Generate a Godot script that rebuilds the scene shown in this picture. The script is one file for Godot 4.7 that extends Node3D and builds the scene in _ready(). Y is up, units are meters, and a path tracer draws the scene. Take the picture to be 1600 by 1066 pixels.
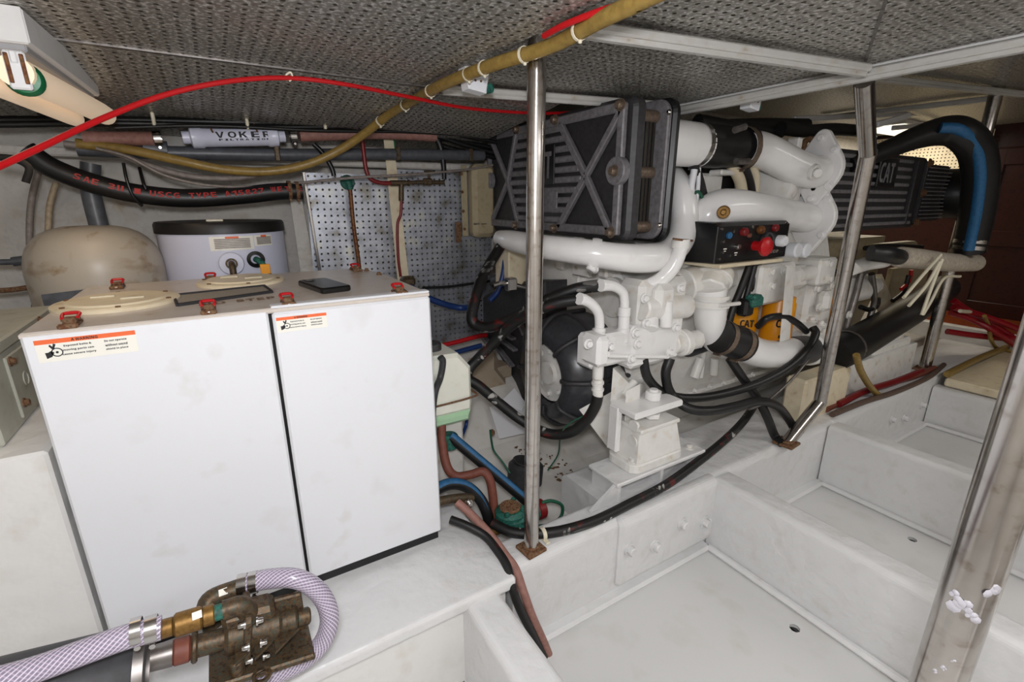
extends Node3D
# Engine room of a yacht: white sound-shield cabinet, marine diesel, painted girders and bays. x runs along the boat, z towards the photographer, y up, metres.

class MB:
	var v := PackedVector3Array()
	var n := PackedVector3Array()
	var uv := PackedVector2Array()
	var ix := PackedInt32Array()
	func _t(a: int, b: int, c: int, want: Vector3) -> void:
		if (v[b] - v[a]).cross(v[c] - v[a]).dot(want) > 0.0:
			ix.append_array([a, c, b])
		else:
			ix.append_array([a, b, c])
	func face(p: Array, hint: Vector3) -> void:
		var m: Vector3 = Vector3.ZERO
		for i in p.size():
			m += p[i].cross(p[(i + 1) % p.size()])
		m = m.normalized()
		if m.dot(hint) < 0.0:
			m = -m
		var s := v.size()
		for q in p:
			v.append(q); n.append(m); uv.append(Vector2.ZERO)
		for i in range(1, p.size() - 1):
			_t(s, s + i, s + i + 1, m)
	func hexa(c: Array) -> void:   # c: four corners of one side, then the matching four of the other
		var mid := Vector3.ZERO
		for q in c:
			mid += q / 8.0
		for f in [[0, 1, 2, 3], [4, 5, 6, 7], [0, 1, 5, 4], [1, 2, 6, 5], [2, 3, 7, 6], [3, 0, 4, 7]]:
			var g := [c[f[0]], c[f[1]], c[f[2]], c[f[3]]]
			face(g, (g[0] + g[1] + g[2] + g[3]) / 4.0 - mid)
	func box(c: Vector3, s: Vector3, bev := 0.0, basis := Basis.IDENTITY) -> void:
		var h := s / 2.0
		var b := minf(bev, minf(h.x, minf(h.y, h.z)) * 0.9)
		var P := func(k: int, sx: int, sy: int, sz: int) -> Vector3:
			var d := Vector3(b, b, b)
			d[k] = 0.0
			return c + basis * Vector3(sx * (h.x - d.x), sy * (h.y - d.y), sz * (h.z - d.z))
		for k in 3:
			var i := (k + 1) % 3
			var j := (k + 2) % 3
			for sg in [-1, 1]:
				var q := []
				for w in [[-1, -1], [1, -1], [1, 1], [-1, 1]]:
					var e := [0, 0, 0]
					e[k] = sg; e[i] = w[0]; e[j] = w[1]
					q.append(P.call(k, e[0], e[1], e[2]))
				var hn := Vector3.ZERO
				hn[k] = sg
				face(q, basis * hn)
			if b > 0.0:
				for w in [[-1, -1], [1, -1], [1, 1], [-1, 1]]:
					var q := []
					for u in [[-1, i], [1, i], [1, j], [-1, j]]:
						var e := [0, 0, 0]
						e[k] = u[0]; e[i] = w[0]; e[j] = w[1]
						q.append(P.call(u[1], e[0], e[1], e[2]))
					var hn := Vector3.ZERO
					hn[i] = w[0]; hn[j] = w[1]
					face(q, basis * hn)
		if b > 0.0:
			for sx in [-1, 1]:
				for sy in [-1, 1]:
					for sz in [-1, 1]:
						face([P.call(0, sx, sy, sz), P.call(1, sx, sy, sz), P.call(2, sx, sy, sz)], basis * Vector3(sx, sy, sz))
	func bar(a: Vector3, b: Vector3, w: float, h: float, up := Vector3.UP, bev := 0.0) -> void:
		var d := (b - a).normalized()
		var s := d.cross(up).normalized()
		box((a + b) / 2.0, Vector3(a.distance_to(b), h, w), bev, Basis(d, s.cross(d), s))
	func tube(pts: Array, r, seg := 12, steps := 6, caps := true, corr := 0.0, pitch := 0.0) -> void:
		var cs := []
		var rs := []
		var m := pts.size()
		for i in m - 1:
			var p0: Vector3 = pts[maxi(i - 1, 0)] if i > 0 else pts[0] * 2.0 - pts[1]
			var p1: Vector3 = pts[i]
			var p2: Vector3 = pts[i + 1]
			var p3: Vector3 = pts[i + 2] if i + 2 < m else p2 * 2.0 - p1
			var st := steps
			if pitch > 0.0:
				st = maxi(2, int(ceil(p1.distance_to(p2) / pitch)) * 2)
			for k in st:
				var t := float(k) / st
				cs.append(p1.cubic_interpolate(p2, p0, p3, t) if m > 2 else p1.lerp(p2, t))
				var ra: float = r[i] if r is Array else r
				var rb: float = r[i + 1] if r is Array else r
				rs.append(lerpf(ra, rb, t) + (corr if (k % 2) == 1 else 0.0))
		cs.append(pts[m - 1])
		rs.append(r[m - 1] if r is Array else r)
		var T: Vector3 = (cs[1] - cs[0]).normalized()
		var N: Vector3 = T.cross(Vector3.UP if absf(T.y) < 0.9 else Vector3.RIGHT).normalized()
		var base := v.size()
		var run := 0.0
		for i in cs.size():
			var T2: Vector3 = (cs[mini(i + 1, cs.size() - 1)] - cs[maxi(i - 1, 0)]).normalized()
			N = (N - T2 * N.dot(T2)).normalized()
			var Bn := T2.cross(N)
			if i > 0:
				run += cs[i].distance_to(cs[i - 1])
			for k in seg + 1:
				var a := TAU * k / seg
				var o := N * cos(a) + Bn * sin(a)
				v.append(cs[i] + o * rs[i]); n.append(o); uv.append(Vector2(run, float(k) / seg))
			if i > 0:
				var q := base + (i - 1) * (seg + 1)
				for k in seg:
					_t(q + k, q + k + 1, q + k + seg + 1, n[q + k])
					_t(q + k + 1, q + k + seg + 2, q + k + seg + 1, n[q + k])
		if caps:
			for e in [0, cs.size() - 1]:
				var ring := []
				for k in seg:
					ring.append(v[base + e * (seg + 1) + k])
				var out: Vector3 = cs[e] - cs[1 if e == 0 else cs.size() - 2]
				face(ring, out)
	func lathe(prof: Array, o: Vector3, axis: Vector3, seg := 24) -> void:   # prof: Vector2(radius, along the axis)
		var A := axis.normalized()
		var X := A.cross(Vector3.UP if absf(A.y) < 0.9 else Vector3.RIGHT).normalized()
		var Z := A.cross(X)
		var dirs := []
		for i in prof.size() - 1:
			var d: Vector2 = prof[i + 1] - prof[i]
			dirs.append(Vector2(d.y, -d.x).normalized())
		for i in prof.size() - 1:
			var na: Vector2 = dirs[i]
			var nb: Vector2 = dirs[i]
			if i > 0 and dirs[i].dot(dirs[i - 1]) > 0.75:
				na = (dirs[i] + dirs[i - 1]).normalized()
			if i + 1 < dirs.size() and dirs[i].dot(dirs[i + 1]) > 0.75:
				nb = (dirs[i] + dirs[i + 1]).normalized()
			var s := v.size()
			for k in seg + 1:
				var a := TAU * k / seg
				var e := X * cos(a) + Z * sin(a)
				for j in 2:
					var pr: Vector2 = prof[i + j]
					var nn: Vector2 = na if j == 0 else nb
					v.append(o + e * pr.x + A * pr.y); n.append((e * nn.x + A * nn.y).normalized()); uv.append(Vector2(float(k) / seg, pr.y))
			for k in seg:
				var q := s + k * 2
				var w := n[q] + n[q + 3]
				_t(q, q + 1, q + 2, w)
				_t(q + 1, q + 3, q + 2, w)
	func cyl(a: Vector3, b: Vector3, r: float, seg := 16, bev := 0.0) -> void:
		var h := a.distance_to(b)
		var c := minf(bev, r * 0.5)
		lathe([Vector2(0, 0), Vector2(r - c, 0), Vector2(r, c), Vector2(r, h - c), Vector2(r - c, h), Vector2(0, h)] if c > 0.0 else [Vector2(0, 0), Vector2(r, 0), Vector2(r, h), Vector2(0, h)], a, b - a, seg)
	func ball(c: Vector3, r: float, seg := 12) -> void:
		var p := []
		for i in 9:
			p.append(Vector2(r * sin(PI * i / 8.0), -r * cos(PI * i / 8.0)))
		lathe(p, c, Vector3.UP, seg)
	func prism(poly: Array, o: Vector3, X: Vector3, Y: Vector3, depth: float, bev := 0.0) -> void:   # outline in the X-Y plane, pushed along X cross Y
		var D := X.cross(Y).normalized()
		var pk := PackedVector2Array(poly)
		if Geometry2D.is_polygon_clockwise(pk):
			pk.reverse()
		var inner := pk
		if bev > 0.0:
			var g := Geometry2D.offset_polygon(pk, -bev, Geometry2D.JOIN_MITER)
			if g.size() == 1 and g[0].size() == pk.size():
				inner = g[0]
				var best := 0
				for i in inner.size():
					if inner[i].distance_to(pk[0]) < inner[best].distance_to(pk[0]):
						best = i
				var r := PackedVector2Array()
				for i in inner.size():
					r.append(inner[(best + i) % inner.size()])
				inner = r
			else:
				bev = 0.0
		var at := func(q: Vector2, d: float) -> Vector3: return o + X * q.x + Y * q.y + D * d
		var tri := Geometry2D.triangulate_polygon(inner)
		for e in 2:
			var s := v.size()
			for q in inner:
				v.append(at.call(q, depth * e)); n.append(D * (2 * e - 1)); uv.append(q)
			for i in range(0, tri.size(), 3):
				_t(s + tri[i], s + tri[i + 1], s + tri[i + 2], D * (2 * e - 1))
		for i in pk.size():
			var j := (i + 1) % pk.size()
			var d2 := pk[j] - pk[i]
			var hint := X * d2.y - Y * d2.x
			face([at.call(pk[i], bev), at.call(pk[j], bev), at.call(pk[j], depth - bev), at.call(pk[i], depth - bev)], hint)
			if bev > 0.0:
				face([at.call(inner[i], 0.0), at.call(inner[j], 0.0), at.call(pk[j], bev), at.call(pk[i], bev)], hint - D * hint.length())
				face([at.call(inner[i], depth), at.call(inner[j], depth), at.call(pk[j], depth - bev), at.call(pk[i], depth - bev)], hint + D * hint.length())
	func perf(o: Vector3, U: Vector3, W: Vector3, nu: int, nv: int, r: float, nrm: Vector3) -> void:   # a sheet with a round hole in every cell
		var uu := U.normalized()
		var ww := W.normalized()
		var outer := [Vector2(1, 0), Vector2(1, 1), Vector2(0, 1), Vector2(-1, 1), Vector2(-1, 0), Vector2(-1, -1), Vector2(0, -1), Vector2(1, -1)]
		for i in nu:
			for j in nv:
				var c := o + U * (i + 0.5) + W * (j + 0.5)
				var s := v.size()
				for k in 8:
					var q: Vector2 = outer[k]
					v.append(c + U * q.x * 0.5 + W * q.y * 0.5); n.append(nrm); uv.append(Vector2.ZERO)
					var a := TAU * k / 8.0
					v.append(c + (uu * cos(a) + ww * sin(a)) * r); n.append(nrm); uv.append(Vector2.ZERO)
				for k in 8:
					var a2 := s + k * 2
					var b2 := s + ((k + 1) % 8) * 2
					_t(a2, b2, a2 + 1, nrm)
					_t(b2, b2 + 1, a2 + 1, nrm)
	func text(s: String, c: Vector3, X: Vector3, Y: Vector3, w: float, h: float, deep := 0.0006, serif := false) -> void:
		var tm := TextMesh.new()
		var f := SystemFont.new()
		f.font_names = PackedStringArray(["Droid Serif" if serif else "Droid Sans"])
		f.font_weight = 700
		tm.font = f
		tm.text = s
		tm.font_size = 32
		tm.depth = 0.2
		tm.curve_step = 2.0
		var ar := tm.get_mesh_arrays()
		var pv: PackedVector3Array = ar[Mesh.ARRAY_VERTEX]
		if pv.is_empty():
			return
		var pn: PackedVector3Array = ar[Mesh.ARRAY_NORMAL]
		var bb := AABB(pv[0], Vector3.ZERO)
		for q in pv:
			bb = bb.expand(q)
		var D := X.cross(Y)
		var st := v.size()
		for i in pv.size():
			var q := (pv[i] - bb.position) / bb.size - Vector3(0.5, 0.5, 0.0)
			v.append(c + X * q.x * w + Y * q.y * h + D * q.z * deep); n.append((X * pn[i].x + Y * pn[i].y + D * pn[i].z).normalized()); uv.append(Vector2.ZERO)
		var pi: PackedInt32Array = ar[Mesh.ARRAY_INDEX]
		for i in range(0, pi.size(), 3):
			_t(st + pi[i], st + pi[i + 1], st + pi[i + 2], n[st + pi[i]])
	func mesh() -> ArrayMesh:
		var a := []
		a.resize(Mesh.ARRAY_MAX)
		a[Mesh.ARRAY_VERTEX] = v
		a[Mesh.ARRAY_NORMAL] = n
		a[Mesh.ARRAY_TEX_UV] = uv
		a[Mesh.ARRAY_INDEX] = ix
		var m := ArrayMesh.new()
		m.add_surface_from_arrays(Mesh.PRIMITIVE_TRIANGLES, a)
		return m

func V(x: float, y: float, z: float) -> Vector3: return Vector3(x, y, z)
func V2(x: float, y: float) -> Vector2: return Vector2(x, y)

var names := {}
var tops: Array[Node3D] = []
var M := {}

func numbered(s: String) -> String:
	var k: int = names.get(s, -1) + 1
	names[s] = k
	return s if k == 0 else "%s_%03d" % [s, k]

func tag(o: Node3D, label: String, category := "", group := "", kind := "") -> void:
	if label: o.set_meta("label", label)
	if category: o.set_meta("category", category)
	if group: o.set_meta("group", group)
	if kind: o.set_meta("kind", kind)

func thing(called: String, label: String, category: String, group := "", kind := "") -> Node3D:
	var o := Node3D.new()
	o.name = numbered(called)
	add_child(o)
	tag(o, label, category, group, kind)
	tops.append(o)
	return o

func part(parent: Node3D, called: String, b: MB, m: Material, label := "") -> MeshInstance3D:
	var o := MeshInstance3D.new()
	o.name = called
	o.mesh = b.mesh()
	o.material_override = m
	parent.add_child(o, true)
	if label: o.set_meta("label", label)
	return o

func one(called: String, b: MB, m: Material, label: String, category: String, group := "", kind := "") -> MeshInstance3D:
	var o := MeshInstance3D.new()
	o.name = numbered(called)
	o.mesh = b.mesh()
	o.material_override = m
	add_child(o)
	tag(o, label, category, group, kind)
	tops.append(o)
	return o

func copy(parent: Node3D, called: String, mesh: Mesh, m: Material, xf: Transform3D) -> MeshInstance3D:
	var o := MeshInstance3D.new()
	o.name = called
	o.mesh = mesh
	o.material_override = m
	o.transform = xf
	parent.add_child(o, true)
	return o

# puts every thing's own origin at its base without moving what it shows
func rebase() -> void:
	for o in tops:
		var bb := AABB()
		var first := true
		for q in ([o] if o is MeshInstance3D else []) + o.find_children("*", "MeshInstance3D", true, false):
			var xf := Transform3D()
			var w: Node = q
			while w != o:
				xf = w.transform * xf
				w = w.get_parent()
			var a: AABB = xf * q.mesh.get_aabb()
			bb = a if first else bb.merge(a)
			first = false
		if first:
			continue
		var at := Vector3(bb.get_center().x, bb.position.y, bb.get_center().z)
		if o is MeshInstance3D:
			var ar: Array = o.mesh.surface_get_arrays(0)
			var pv: PackedVector3Array = ar[Mesh.ARRAY_VERTEX]
			for i in pv.size():
				pv[i] -= at
			ar[Mesh.ARRAY_VERTEX] = pv
			var nm := ArrayMesh.new()
			nm.add_surface_from_arrays(Mesh.PRIMITIVE_TRIANGLES, ar)
			o.mesh = nm
		o.position = at
		for c in o.get_children():
			if c is Node3D:
				c.position -= at

# ---------- materials ----------
func noise_tex(seed_: int, freq: float, ramp: Array, octaves := 4, size := 512, normal := false, bump := 4.0, type := FastNoiseLite.TYPE_SIMPLEX_SMOOTH) -> NoiseTexture2D:
	var f := FastNoiseLite.new()
	f.seed = seed_
	f.frequency = freq
	f.noise_type = type
	f.fractal_octaves = octaves
	var t := NoiseTexture2D.new()
	t.width = size
	t.height = size
	t.seamless = true
	t.noise = f
	if normal:
		t.as_normal_map = true
		t.bump_strength = bump
	if ramp:
		var g := Gradient.new()
		var off := PackedFloat32Array()
		var col := PackedColorArray()
		for r in ramp:
			off.append(r[0]); col.append(r[1])
		g.offsets = off
		g.colors = col
		t.color_ramp = g
	return t

func mat(c: Color, rough := 0.5, metal := 0.0, tex: Texture2D = null, scale := 2.0, bump: Texture2D = null, bscale := 0.5) -> StandardMaterial3D:
	var m := StandardMaterial3D.new()
	m.albedo_color = c
	m.roughness = rough
	m.metallic = metal
	if tex:
		m.albedo_texture = tex
	if bump:
		m.normal_enabled = true
		m.normal_texture = bump
		m.normal_scale = bscale
	if tex or bump:
		m.uv1_triplanar = true
		m.uv1_world_triplanar = true
		m.uv1_scale = Vector3.ONE * scale
	return m

func rr(x0: float, y0: float, x1: float, y1: float, r: float, seg := 4) -> Array:
	var p := []
	for c in [[x1 - r, y1 - r, 0], [x0 + r, y1 - r, 1], [x0 + r, y0 + r, 2], [x1 - r, y0 + r, 3]]:
		for k in seg + 1:
			var a: float = PI / 2 * (c[2] + float(k) / seg)
			p.append(Vector2(c[0] + cos(a) * r, c[1] + sin(a) * r))
	return p

func _ready() -> void:
	var cam := Camera3D.new()
	cam.name = "camera"
	cam.fov = 71.5282
	cam.position = V(0,1.000,0)
	cam.rotation_degrees = Vector3(-16.400,-31.400,0)
	cam.near = 0.02
	cam.current = true
	add_child(cam)
	var we := WorldEnvironment.new()
	we.name = "surroundings"
	var env := Environment.new()
	env.background_mode = Environment.BG_COLOR
	env.background_color = Color(0.0, 0.0, 0.0)
	env.tonemap_mode = Environment.TONE_MAPPER_LINEAR
	env.tonemap_exposure = 0.92
	env.sdfgi_enabled = true
	env.ssao_enabled = true
	env.ssil_enabled = true
	we.environment = env
	add_child(we)
	# the photographer's flash, just over the lens
	var flash := OmniLight3D.new()
	flash.name = "camera_flash"
	flash.position = V(-0.02, 1.13, 0.03)
	flash.light_color = Color(0.985, 0.985, 1.0)
	flash.light_energy = 1.12
	flash.light_size = 0.05
	flash.omni_range = 12.0
	flash.omni_attenuation = 2.0
	flash.shadow_enabled = true
	add_child(flash)
	make_materials()
	build_room()
	build_posts()
	build_cabinet()
	build_left_side()
	build_back_wall()
	build_pump()
	build_bilge_gear()
	build_engine()
	build_far_end()
	rebase()

func ceiling_lamp(at: Vector3, size: Vector2, energy: float, tint: Color, label: String) -> void:
	var t := thing("fluorescent_ceiling_light", label, "ceiling light")
	var b := MB.new()
	b.box(at + V(0, 0.02, 0), V(size.x + 0.03, 0.03, size.y + 0.03), 0.004)
	part(t, "housing", b, M.lampwhite)
	b = MB.new()
	b.box(at, V(size.x, 0.012, size.y), 0.003)
	part(t, "diffuser", b, glow(tint, 1.5))
	var l := AreaLight3D.new()
	l.name = "ceiling_light_area"
	l.area_size = size
	l.position = at - V(0, 0.012, 0)
	l.rotation_degrees = V(-90, 0, 0)
	l.light_color = tint
	l.light_energy = energy
	l.area_range = 12.0
	l.shadow_enabled = true
	add_child(l)

func glow(c: Color, e: float) -> StandardMaterial3D:
	var m := mat(c, 0.5)
	m.emission_enabled = true
	m.emission = c
	m.emission_energy_multiplier = e
	return m

func make_materials() -> void:
	var W := Color.WHITE
	var soft := noise_tex(3, 0.006, [[0.0, Color(0.965, 0.96, 0.95)], [0.35, W], [0.78, W], [0.92, Color(0.98, 0.975, 0.965)], [1.0, Color(0.95, 0.935, 0.91)]], 6)
	var grime := noise_tex(11, 0.012, [[0.0, Color(0.78, 0.71, 0.63)], [0.10, Color(0.92, 0.89, 0.86)], [0.26, Color(0.975, 0.97, 0.965)], [0.6, W], [0.85, Color(0.96, 0.945, 0.92)], [1.0, Color(0.84, 0.77, 0.68)]], 6)
	var alu := noise_tex(21, 0.012, [[0.0, Color(0.45, 0.43, 0.40)], [0.35, Color(0.68, 0.67, 0.66)], [0.5, Color(0.85, 0.85, 0.86)], [0.65, Color(0.72, 0.71, 0.69)], [1.0, Color(0.52, 0.47, 0.40)]], 6)
	var alurough := noise_tex(22, 0.03, [[0.0, Color(0.3, 0.3, 0.3)], [1.0, Color(0.75, 0.75, 0.75)]], 5)
	var rusty := noise_tex(31, 0.03, [[0.0, Color(0.22, 0.12, 0.07)], [0.4, Color(0.42, 0.27, 0.16)], [0.6, Color(0.50, 0.40, 0.30)], [1.0, Color(0.25, 0.17, 0.12)]], 6)
	var bronze := noise_tex(41, 0.03, [[0.0, Color(0.12, 0.10, 0.085)], [0.38, Color(0.30, 0.24, 0.18)], [0.5, Color(0.42, 0.32, 0.20)], [0.62, Color(0.28, 0.26, 0.22)], [1.0, Color(0.33, 0.40, 0.35)]], 6)
	var wood := noise_tex(51, 0.02, [[0.0, Color(0.6, 0.5, 0.45)], [0.5, W], [1.0, Color(0.75, 0.65, 0.6)]], 5)
	var dusty := noise_tex(61, 0.03, [[0.0, Color(0.75, 0.72, 0.70)], [0.5, Color(0.9, 0.88, 0.87)], [1.0, W]], 5)
	var lumpy := noise_tex(71, 0.012, [], 4, 512, true, 6.0)
	var fine := noise_tex(72, 0.06, [], 3, 512, true, 4.0)
	var green := noise_tex(81, 0.03, [[0.0, Color(0.10, 0.14, 0.10)], [0.45, Color(0.10, 0.36, 0.32)], [0.6, Color(0.16, 0.46, 0.40)], [1.0, Color(0.22, 0.18, 0.10)]], 5)
	var felt := noise_tex(91, 0.2, [[0.0, Color(0.3, 0.28, 0.26)], [0.5, Color(0.55, 0.52, 0.48)], [1.0, Color(0.85, 0.82, 0.76)]], 2)
	var wear := noise_tex(95, 0.012, [[0.0, Color(0.42, 0.05, 0.03)], [0.18, Color(0.38, 0.06, 0.04)], [0.20, Color(0.055, 0.053, 0.053)], [0.83, Color(0.075, 0.073, 0.071)], [0.84, Color(0.75, 0.74, 0.72)], [1.0, Color(0.8, 0.79, 0.77)]], 3)
	M.white = mat(Color(0.885, 0.89, 0.905), 0.42, 0, noise_tex(5, 0.008, [[0.0, Color(0.975, 0.972, 0.965)], [0.3, W], [0.85, W], [1.0, Color(0.97, 0.963, 0.95)]], 5), 1.2)
	M.cabtop = mat(Color(0.80, 0.765, 0.73), 0.28, 0, grime, 1.4)
	M.paint = mat(Color(0.88, 0.875, 0.865), 0.38, 0, soft, 1.7, lumpy, 0.35)
	M.floor = mat(Color(0.845, 0.845, 0.84), 0.5, 0, soft, 1.1)
	M.girder = mat(Color(0.855, 0.855, 0.855), 0.33, 0, soft, 2.1, lumpy, 0.55)
	M.hull = mat(Color(0.85, 0.84, 0.82), 0.55, 0, grime, 0.9, lumpy, 0.5)
	M.wallpaint = mat(Color(0.80, 0.785, 0.76), 0.75, 0, grime, 0.7, fine, 0.6)
	M.alu = mat(Color(0.86, 0.85, 0.83), 0.42, 0.5, noise_tex(24, 0.05, [[0.0, Color(0.60, 0.58, 0.55)], [0.45, Color(0.68, 0.67, 0.65)], [0.58, Color(0.76, 0.76, 0.75)], [0.68, Color(0.95, 0.95, 0.95)], [1.0, Color(1.0, 1.0, 1.0)]], 5), 3.1)
	M.alu.roughness_texture = alurough
	M.alu.roughness = 0.8
	M.aluwall = mat(Color(0.88, 0.89, 0.905), 0.36, 0.75, noise_tex(25, 0.008, [[0.0, Color(0.60, 0.57, 0.50)], [0.3, Color(0.76, 0.77, 0.80)], [0.7, Color(0.86, 0.87, 0.90)], [1.0, Color(0.93, 0.92, 0.86)]], 4), 1.7)
	M.backing = mat(Color(0.80, 0.77, 0.72), 0.9)
	M.dark = mat(Color(0.05, 0.045, 0.045), 0.8)
	M.steel = mat(Color(0.78, 0.765, 0.75), 0.19, 1.0, noise_tex(23, 0.02, [[0.0, Color(0.72, 0.67, 0.62)], [0.35, Color(0.97, 0.96, 0.95)], [1.0, W]], 5), 3.0)
	M.chrome = mat(Color(0.75, 0.74, 0.73), 0.2, 1.0)
	M.rust = mat(W, 0.85, 0.0, rusty, 5.0)
	M.bronze = mat(W, 0.5, 0.45, bronze, 5.0)
	M.brass = mat(Color(0.56, 0.43, 0.22), 0.5, 0.6, dusty, 8.0)
	M.green = mat(W, 0.6, 0.0, green, 6.0)
	M.rubber = mat(Color(0.10, 0.10, 0.105), 0.42, 0, dusty, 3.0)
	M.rubbergrey = mat(Color(0.24, 0.245, 0.26), 0.5, 0, dusty, 3.0)
	M.wornrubber = mat(W, 0.5, 0, wear, 2.4)
	M.black = mat(Color(0.07, 0.07, 0.075), 0.35)
	M.castblack = mat(Color(0.22, 0.22, 0.23), 0.5, 0, dusty, 2.5)
	M.castrib = mat(Color(0.52, 0.52, 0.54), 0.5, 0.1, dusty, 2.5)
	M.engine = mat(Color(0.905, 0.90, 0.885), 0.35, 0, grime, 1.5)
	M.enginegloss = mat(Color(0.93, 0.925, 0.92), 0.2, 0, soft, 2.0)
	M.red = mat(Color(0.72, 0.06, 0.09), 0.35)
	M.darkred = mat(Color(0.45, 0.08, 0.09), 0.4)
	M.redhandle = mat(Color(0.75, 0.10, 0.13), 0.35)
	M.tan = mat(Color(0.62, 0.52, 0.27), 0.4, 0, dusty, 3.0)
	M.brownhose = mat(Color(0.50, 0.28, 0.22), 0.6, 0, dusty, 3.0)
	M.pinkhose = mat(Color(0.64, 0.47, 0.43), 0.6, 0, dusty, 3.0)
	M.beigehose = mat(Color(0.72, 0.66, 0.55), 0.5, 0, dusty, 3.0)
	M.greyhose = mat(Color(0.58, 0.55, 0.53), 0.5, 0, dusty, 3.0)
	M.greypipe = mat(Color(0.34, 0.36, 0.39), 0.4, 0, dusty, 2.0)
	M.blue = mat(Color(0.16, 0.42, 0.62), 0.45, 0, dusty, 4.0)
	M.deepblue = mat(Color(0.08, 0.20, 0.42), 0.4)
	M.tank = mat(Color(0.70, 0.665, 0.61), 0.38, 0, noise_tex(33, 0.012, [[0.0, Color(0.55, 0.36, 0.2)], [0.12, Color(0.8, 0.7, 0.55)], [0.26, W], [1.0, W]], 6), 1.6)
	M.heater = mat(Color(0.82, 0.83, 0.90), 0.3)
	M.lid = mat(Color(0.09, 0.085, 0.085), 0.45, 0, dusty, 3.0)
	M.cream = mat(Color(0.88, 0.83, 0.72), 0.4, 0, grime, 1.6)
	M.plastic = mat(Color(0.92, 0.92, 0.87), 0.35, 0, soft, 3.0)
	M.plastic.subsurf_scatter_enabled = true
	M.plastic.subsurf_scatter_strength = 0.2
	M.coolant = mat(Color(0.66, 0.80, 0.66), 0.3)
	M.oldplastic = mat(Color(0.66, 0.61, 0.50), 0.4, 0, grime, 2.5)
	M.yellow = mat(Color(0.93, 0.62, 0.08), 0.32)
	M.sticker = mat(Color(0.93, 0.92, 0.88), 0.4)
	M.orange = mat(Color(0.92, 0.42, 0.22), 0.45)
	M.ink = mat(Color(0.12, 0.11, 0.12), 0.6)
	M.fadedink = mat(Color(0.45, 0.36, 0.28), 0.7)
	M.redink = mat(Color(0.65, 0.10, 0.09), 0.5)
	M.strip = mat(Color(0.74, 0.735, 0.72), 0.45, 0, grime, 1.5)
	M.crimson = mat(Color(0.55, 0.05, 0.11), 0.4)
	M.palehose = mat(Color(0.80, 0.77, 0.71), 0.5, 0, dusty, 3.0)
	M.dingy = mat(Color(0.40, 0.33, 0.29), 0.6, 0, dusty, 3.0)
	M.splash = mat(Color(0.62, 0.61, 0.63), 0.6)
	M.oldbolt = mat(Color(0.55, 0.49, 0.43), 0.45, 0.6, dusty, 5.0)
	M.drum = mat(Color(0.26, 0.265, 0.285), 0.3, 0, dusty, 3.0)
	M.wire = mat(Color(0.06, 0.06, 0.06), 0.45)
	M.greenwire = mat(Color(0.10, 0.34, 0.25), 0.45)
	M.tie = mat(Color(0.86, 0.83, 0.74), 0.4)
	M.greybox = mat(Color(0.70, 0.70, 0.655), 0.42, 0, grime, 1.8)
	M.felt = mat(W, 0.95, 0, felt, 6.0)
	M.phone = mat(Color(0.035, 0.035, 0.04), 0.22)
	M.glassblack = mat(Color(0.03, 0.03, 0.035), 0.3)
	M.lampwhite = mat(Color(0.90, 0.90, 0.90), 0.4, 0, soft, 3.0)
	M.lampgrey = mat(Color(0.62, 0.62, 0.63), 0.4)
	M.greencap = mat(Color(0.05, 0.42, 0.25), 0.35)
	M.wood = mat(Color(0.66, 0.60, 0.52), 0.8, 0, grime, 2.0)
	M.mahogany = mat(Color(0.20, 0.065, 0.035), 0.35, 0, wood, 2.0)
	M.varnish = mat(Color(0.55, 0.26, 0.10), 0.35, 0, wood, 2.0)
	M.copper = mat(Color(0.72, 0.50, 0.24), 0.5, 0.3, rusty, 4.0)
	M.copper.albedo_color = Color(1.0, 0.85, 0.6)
	M.paper = mat(Color(0.86, 0.86, 0.87), 0.8)
	M.fin = mat(Color(0.35, 0.33, 0.30), 0.4, 0.7)
	M.stand = mat(Color(0.55, 0.54, 0.53), 0.4, 0.8, dusty, 2.0)
	# clear hose with a woven cord in its wall
	var im := Image.create(128, 128, false, Image.FORMAT_RGB8)
	for y in 128:
		for x in 128:
			var a := absf(fposmod(float(x + y) / 16.0, 1.0) - 0.5)
			var b := absf(fposmod(float(x - y) / 16.0 + 0.25, 1.0) - 0.5)
			var c := Color(0.55, 0.54, 0.585)
			if a < 0.14: c = Color(0.86, 0.85, 0.88)
			elif b < 0.14: c = Color(0.68, 0.64, 0.68)
			im.set_pixel(x, y, c)
	M.braid = mat(Color(0.98, 0.95, 0.99), 0.22)
	M.braid.albedo_texture = ImageTexture.create_from_image(im)
	M.braid.uv1_scale = Vector3(14, 2, 1)

func bolt_mesh(r: float, h: float) -> ArrayMesh:   # hexagon head with a washer, standing on y = 0
	var b := MB.new()
	b.lathe([V2(0, 0), V2(r * 1.5, 0), V2(r * 1.5, h * 0.25), V2(0, h * 0.25)], Vector3.ZERO, Vector3.UP, 12)
	b.lathe([V2(r * 1.05, h * 0.25), V2(r * 1.05, h * 0.85), V2(r * 0.85, h), V2(0, h)], Vector3.ZERO, Vector3.UP, 6)
	return b.mesh()

func facing(at: Vector3, dir: Vector3) -> Transform3D:   # stands a shape's y axis along dir
	var y := dir.normalized()
	var x := y.cross(Vector3.FORWARD if absf(y.z) < 0.9 else Vector3.RIGHT).normalized()
	return Transform3D(Basis(x, y, x.cross(y)), at)

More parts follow.
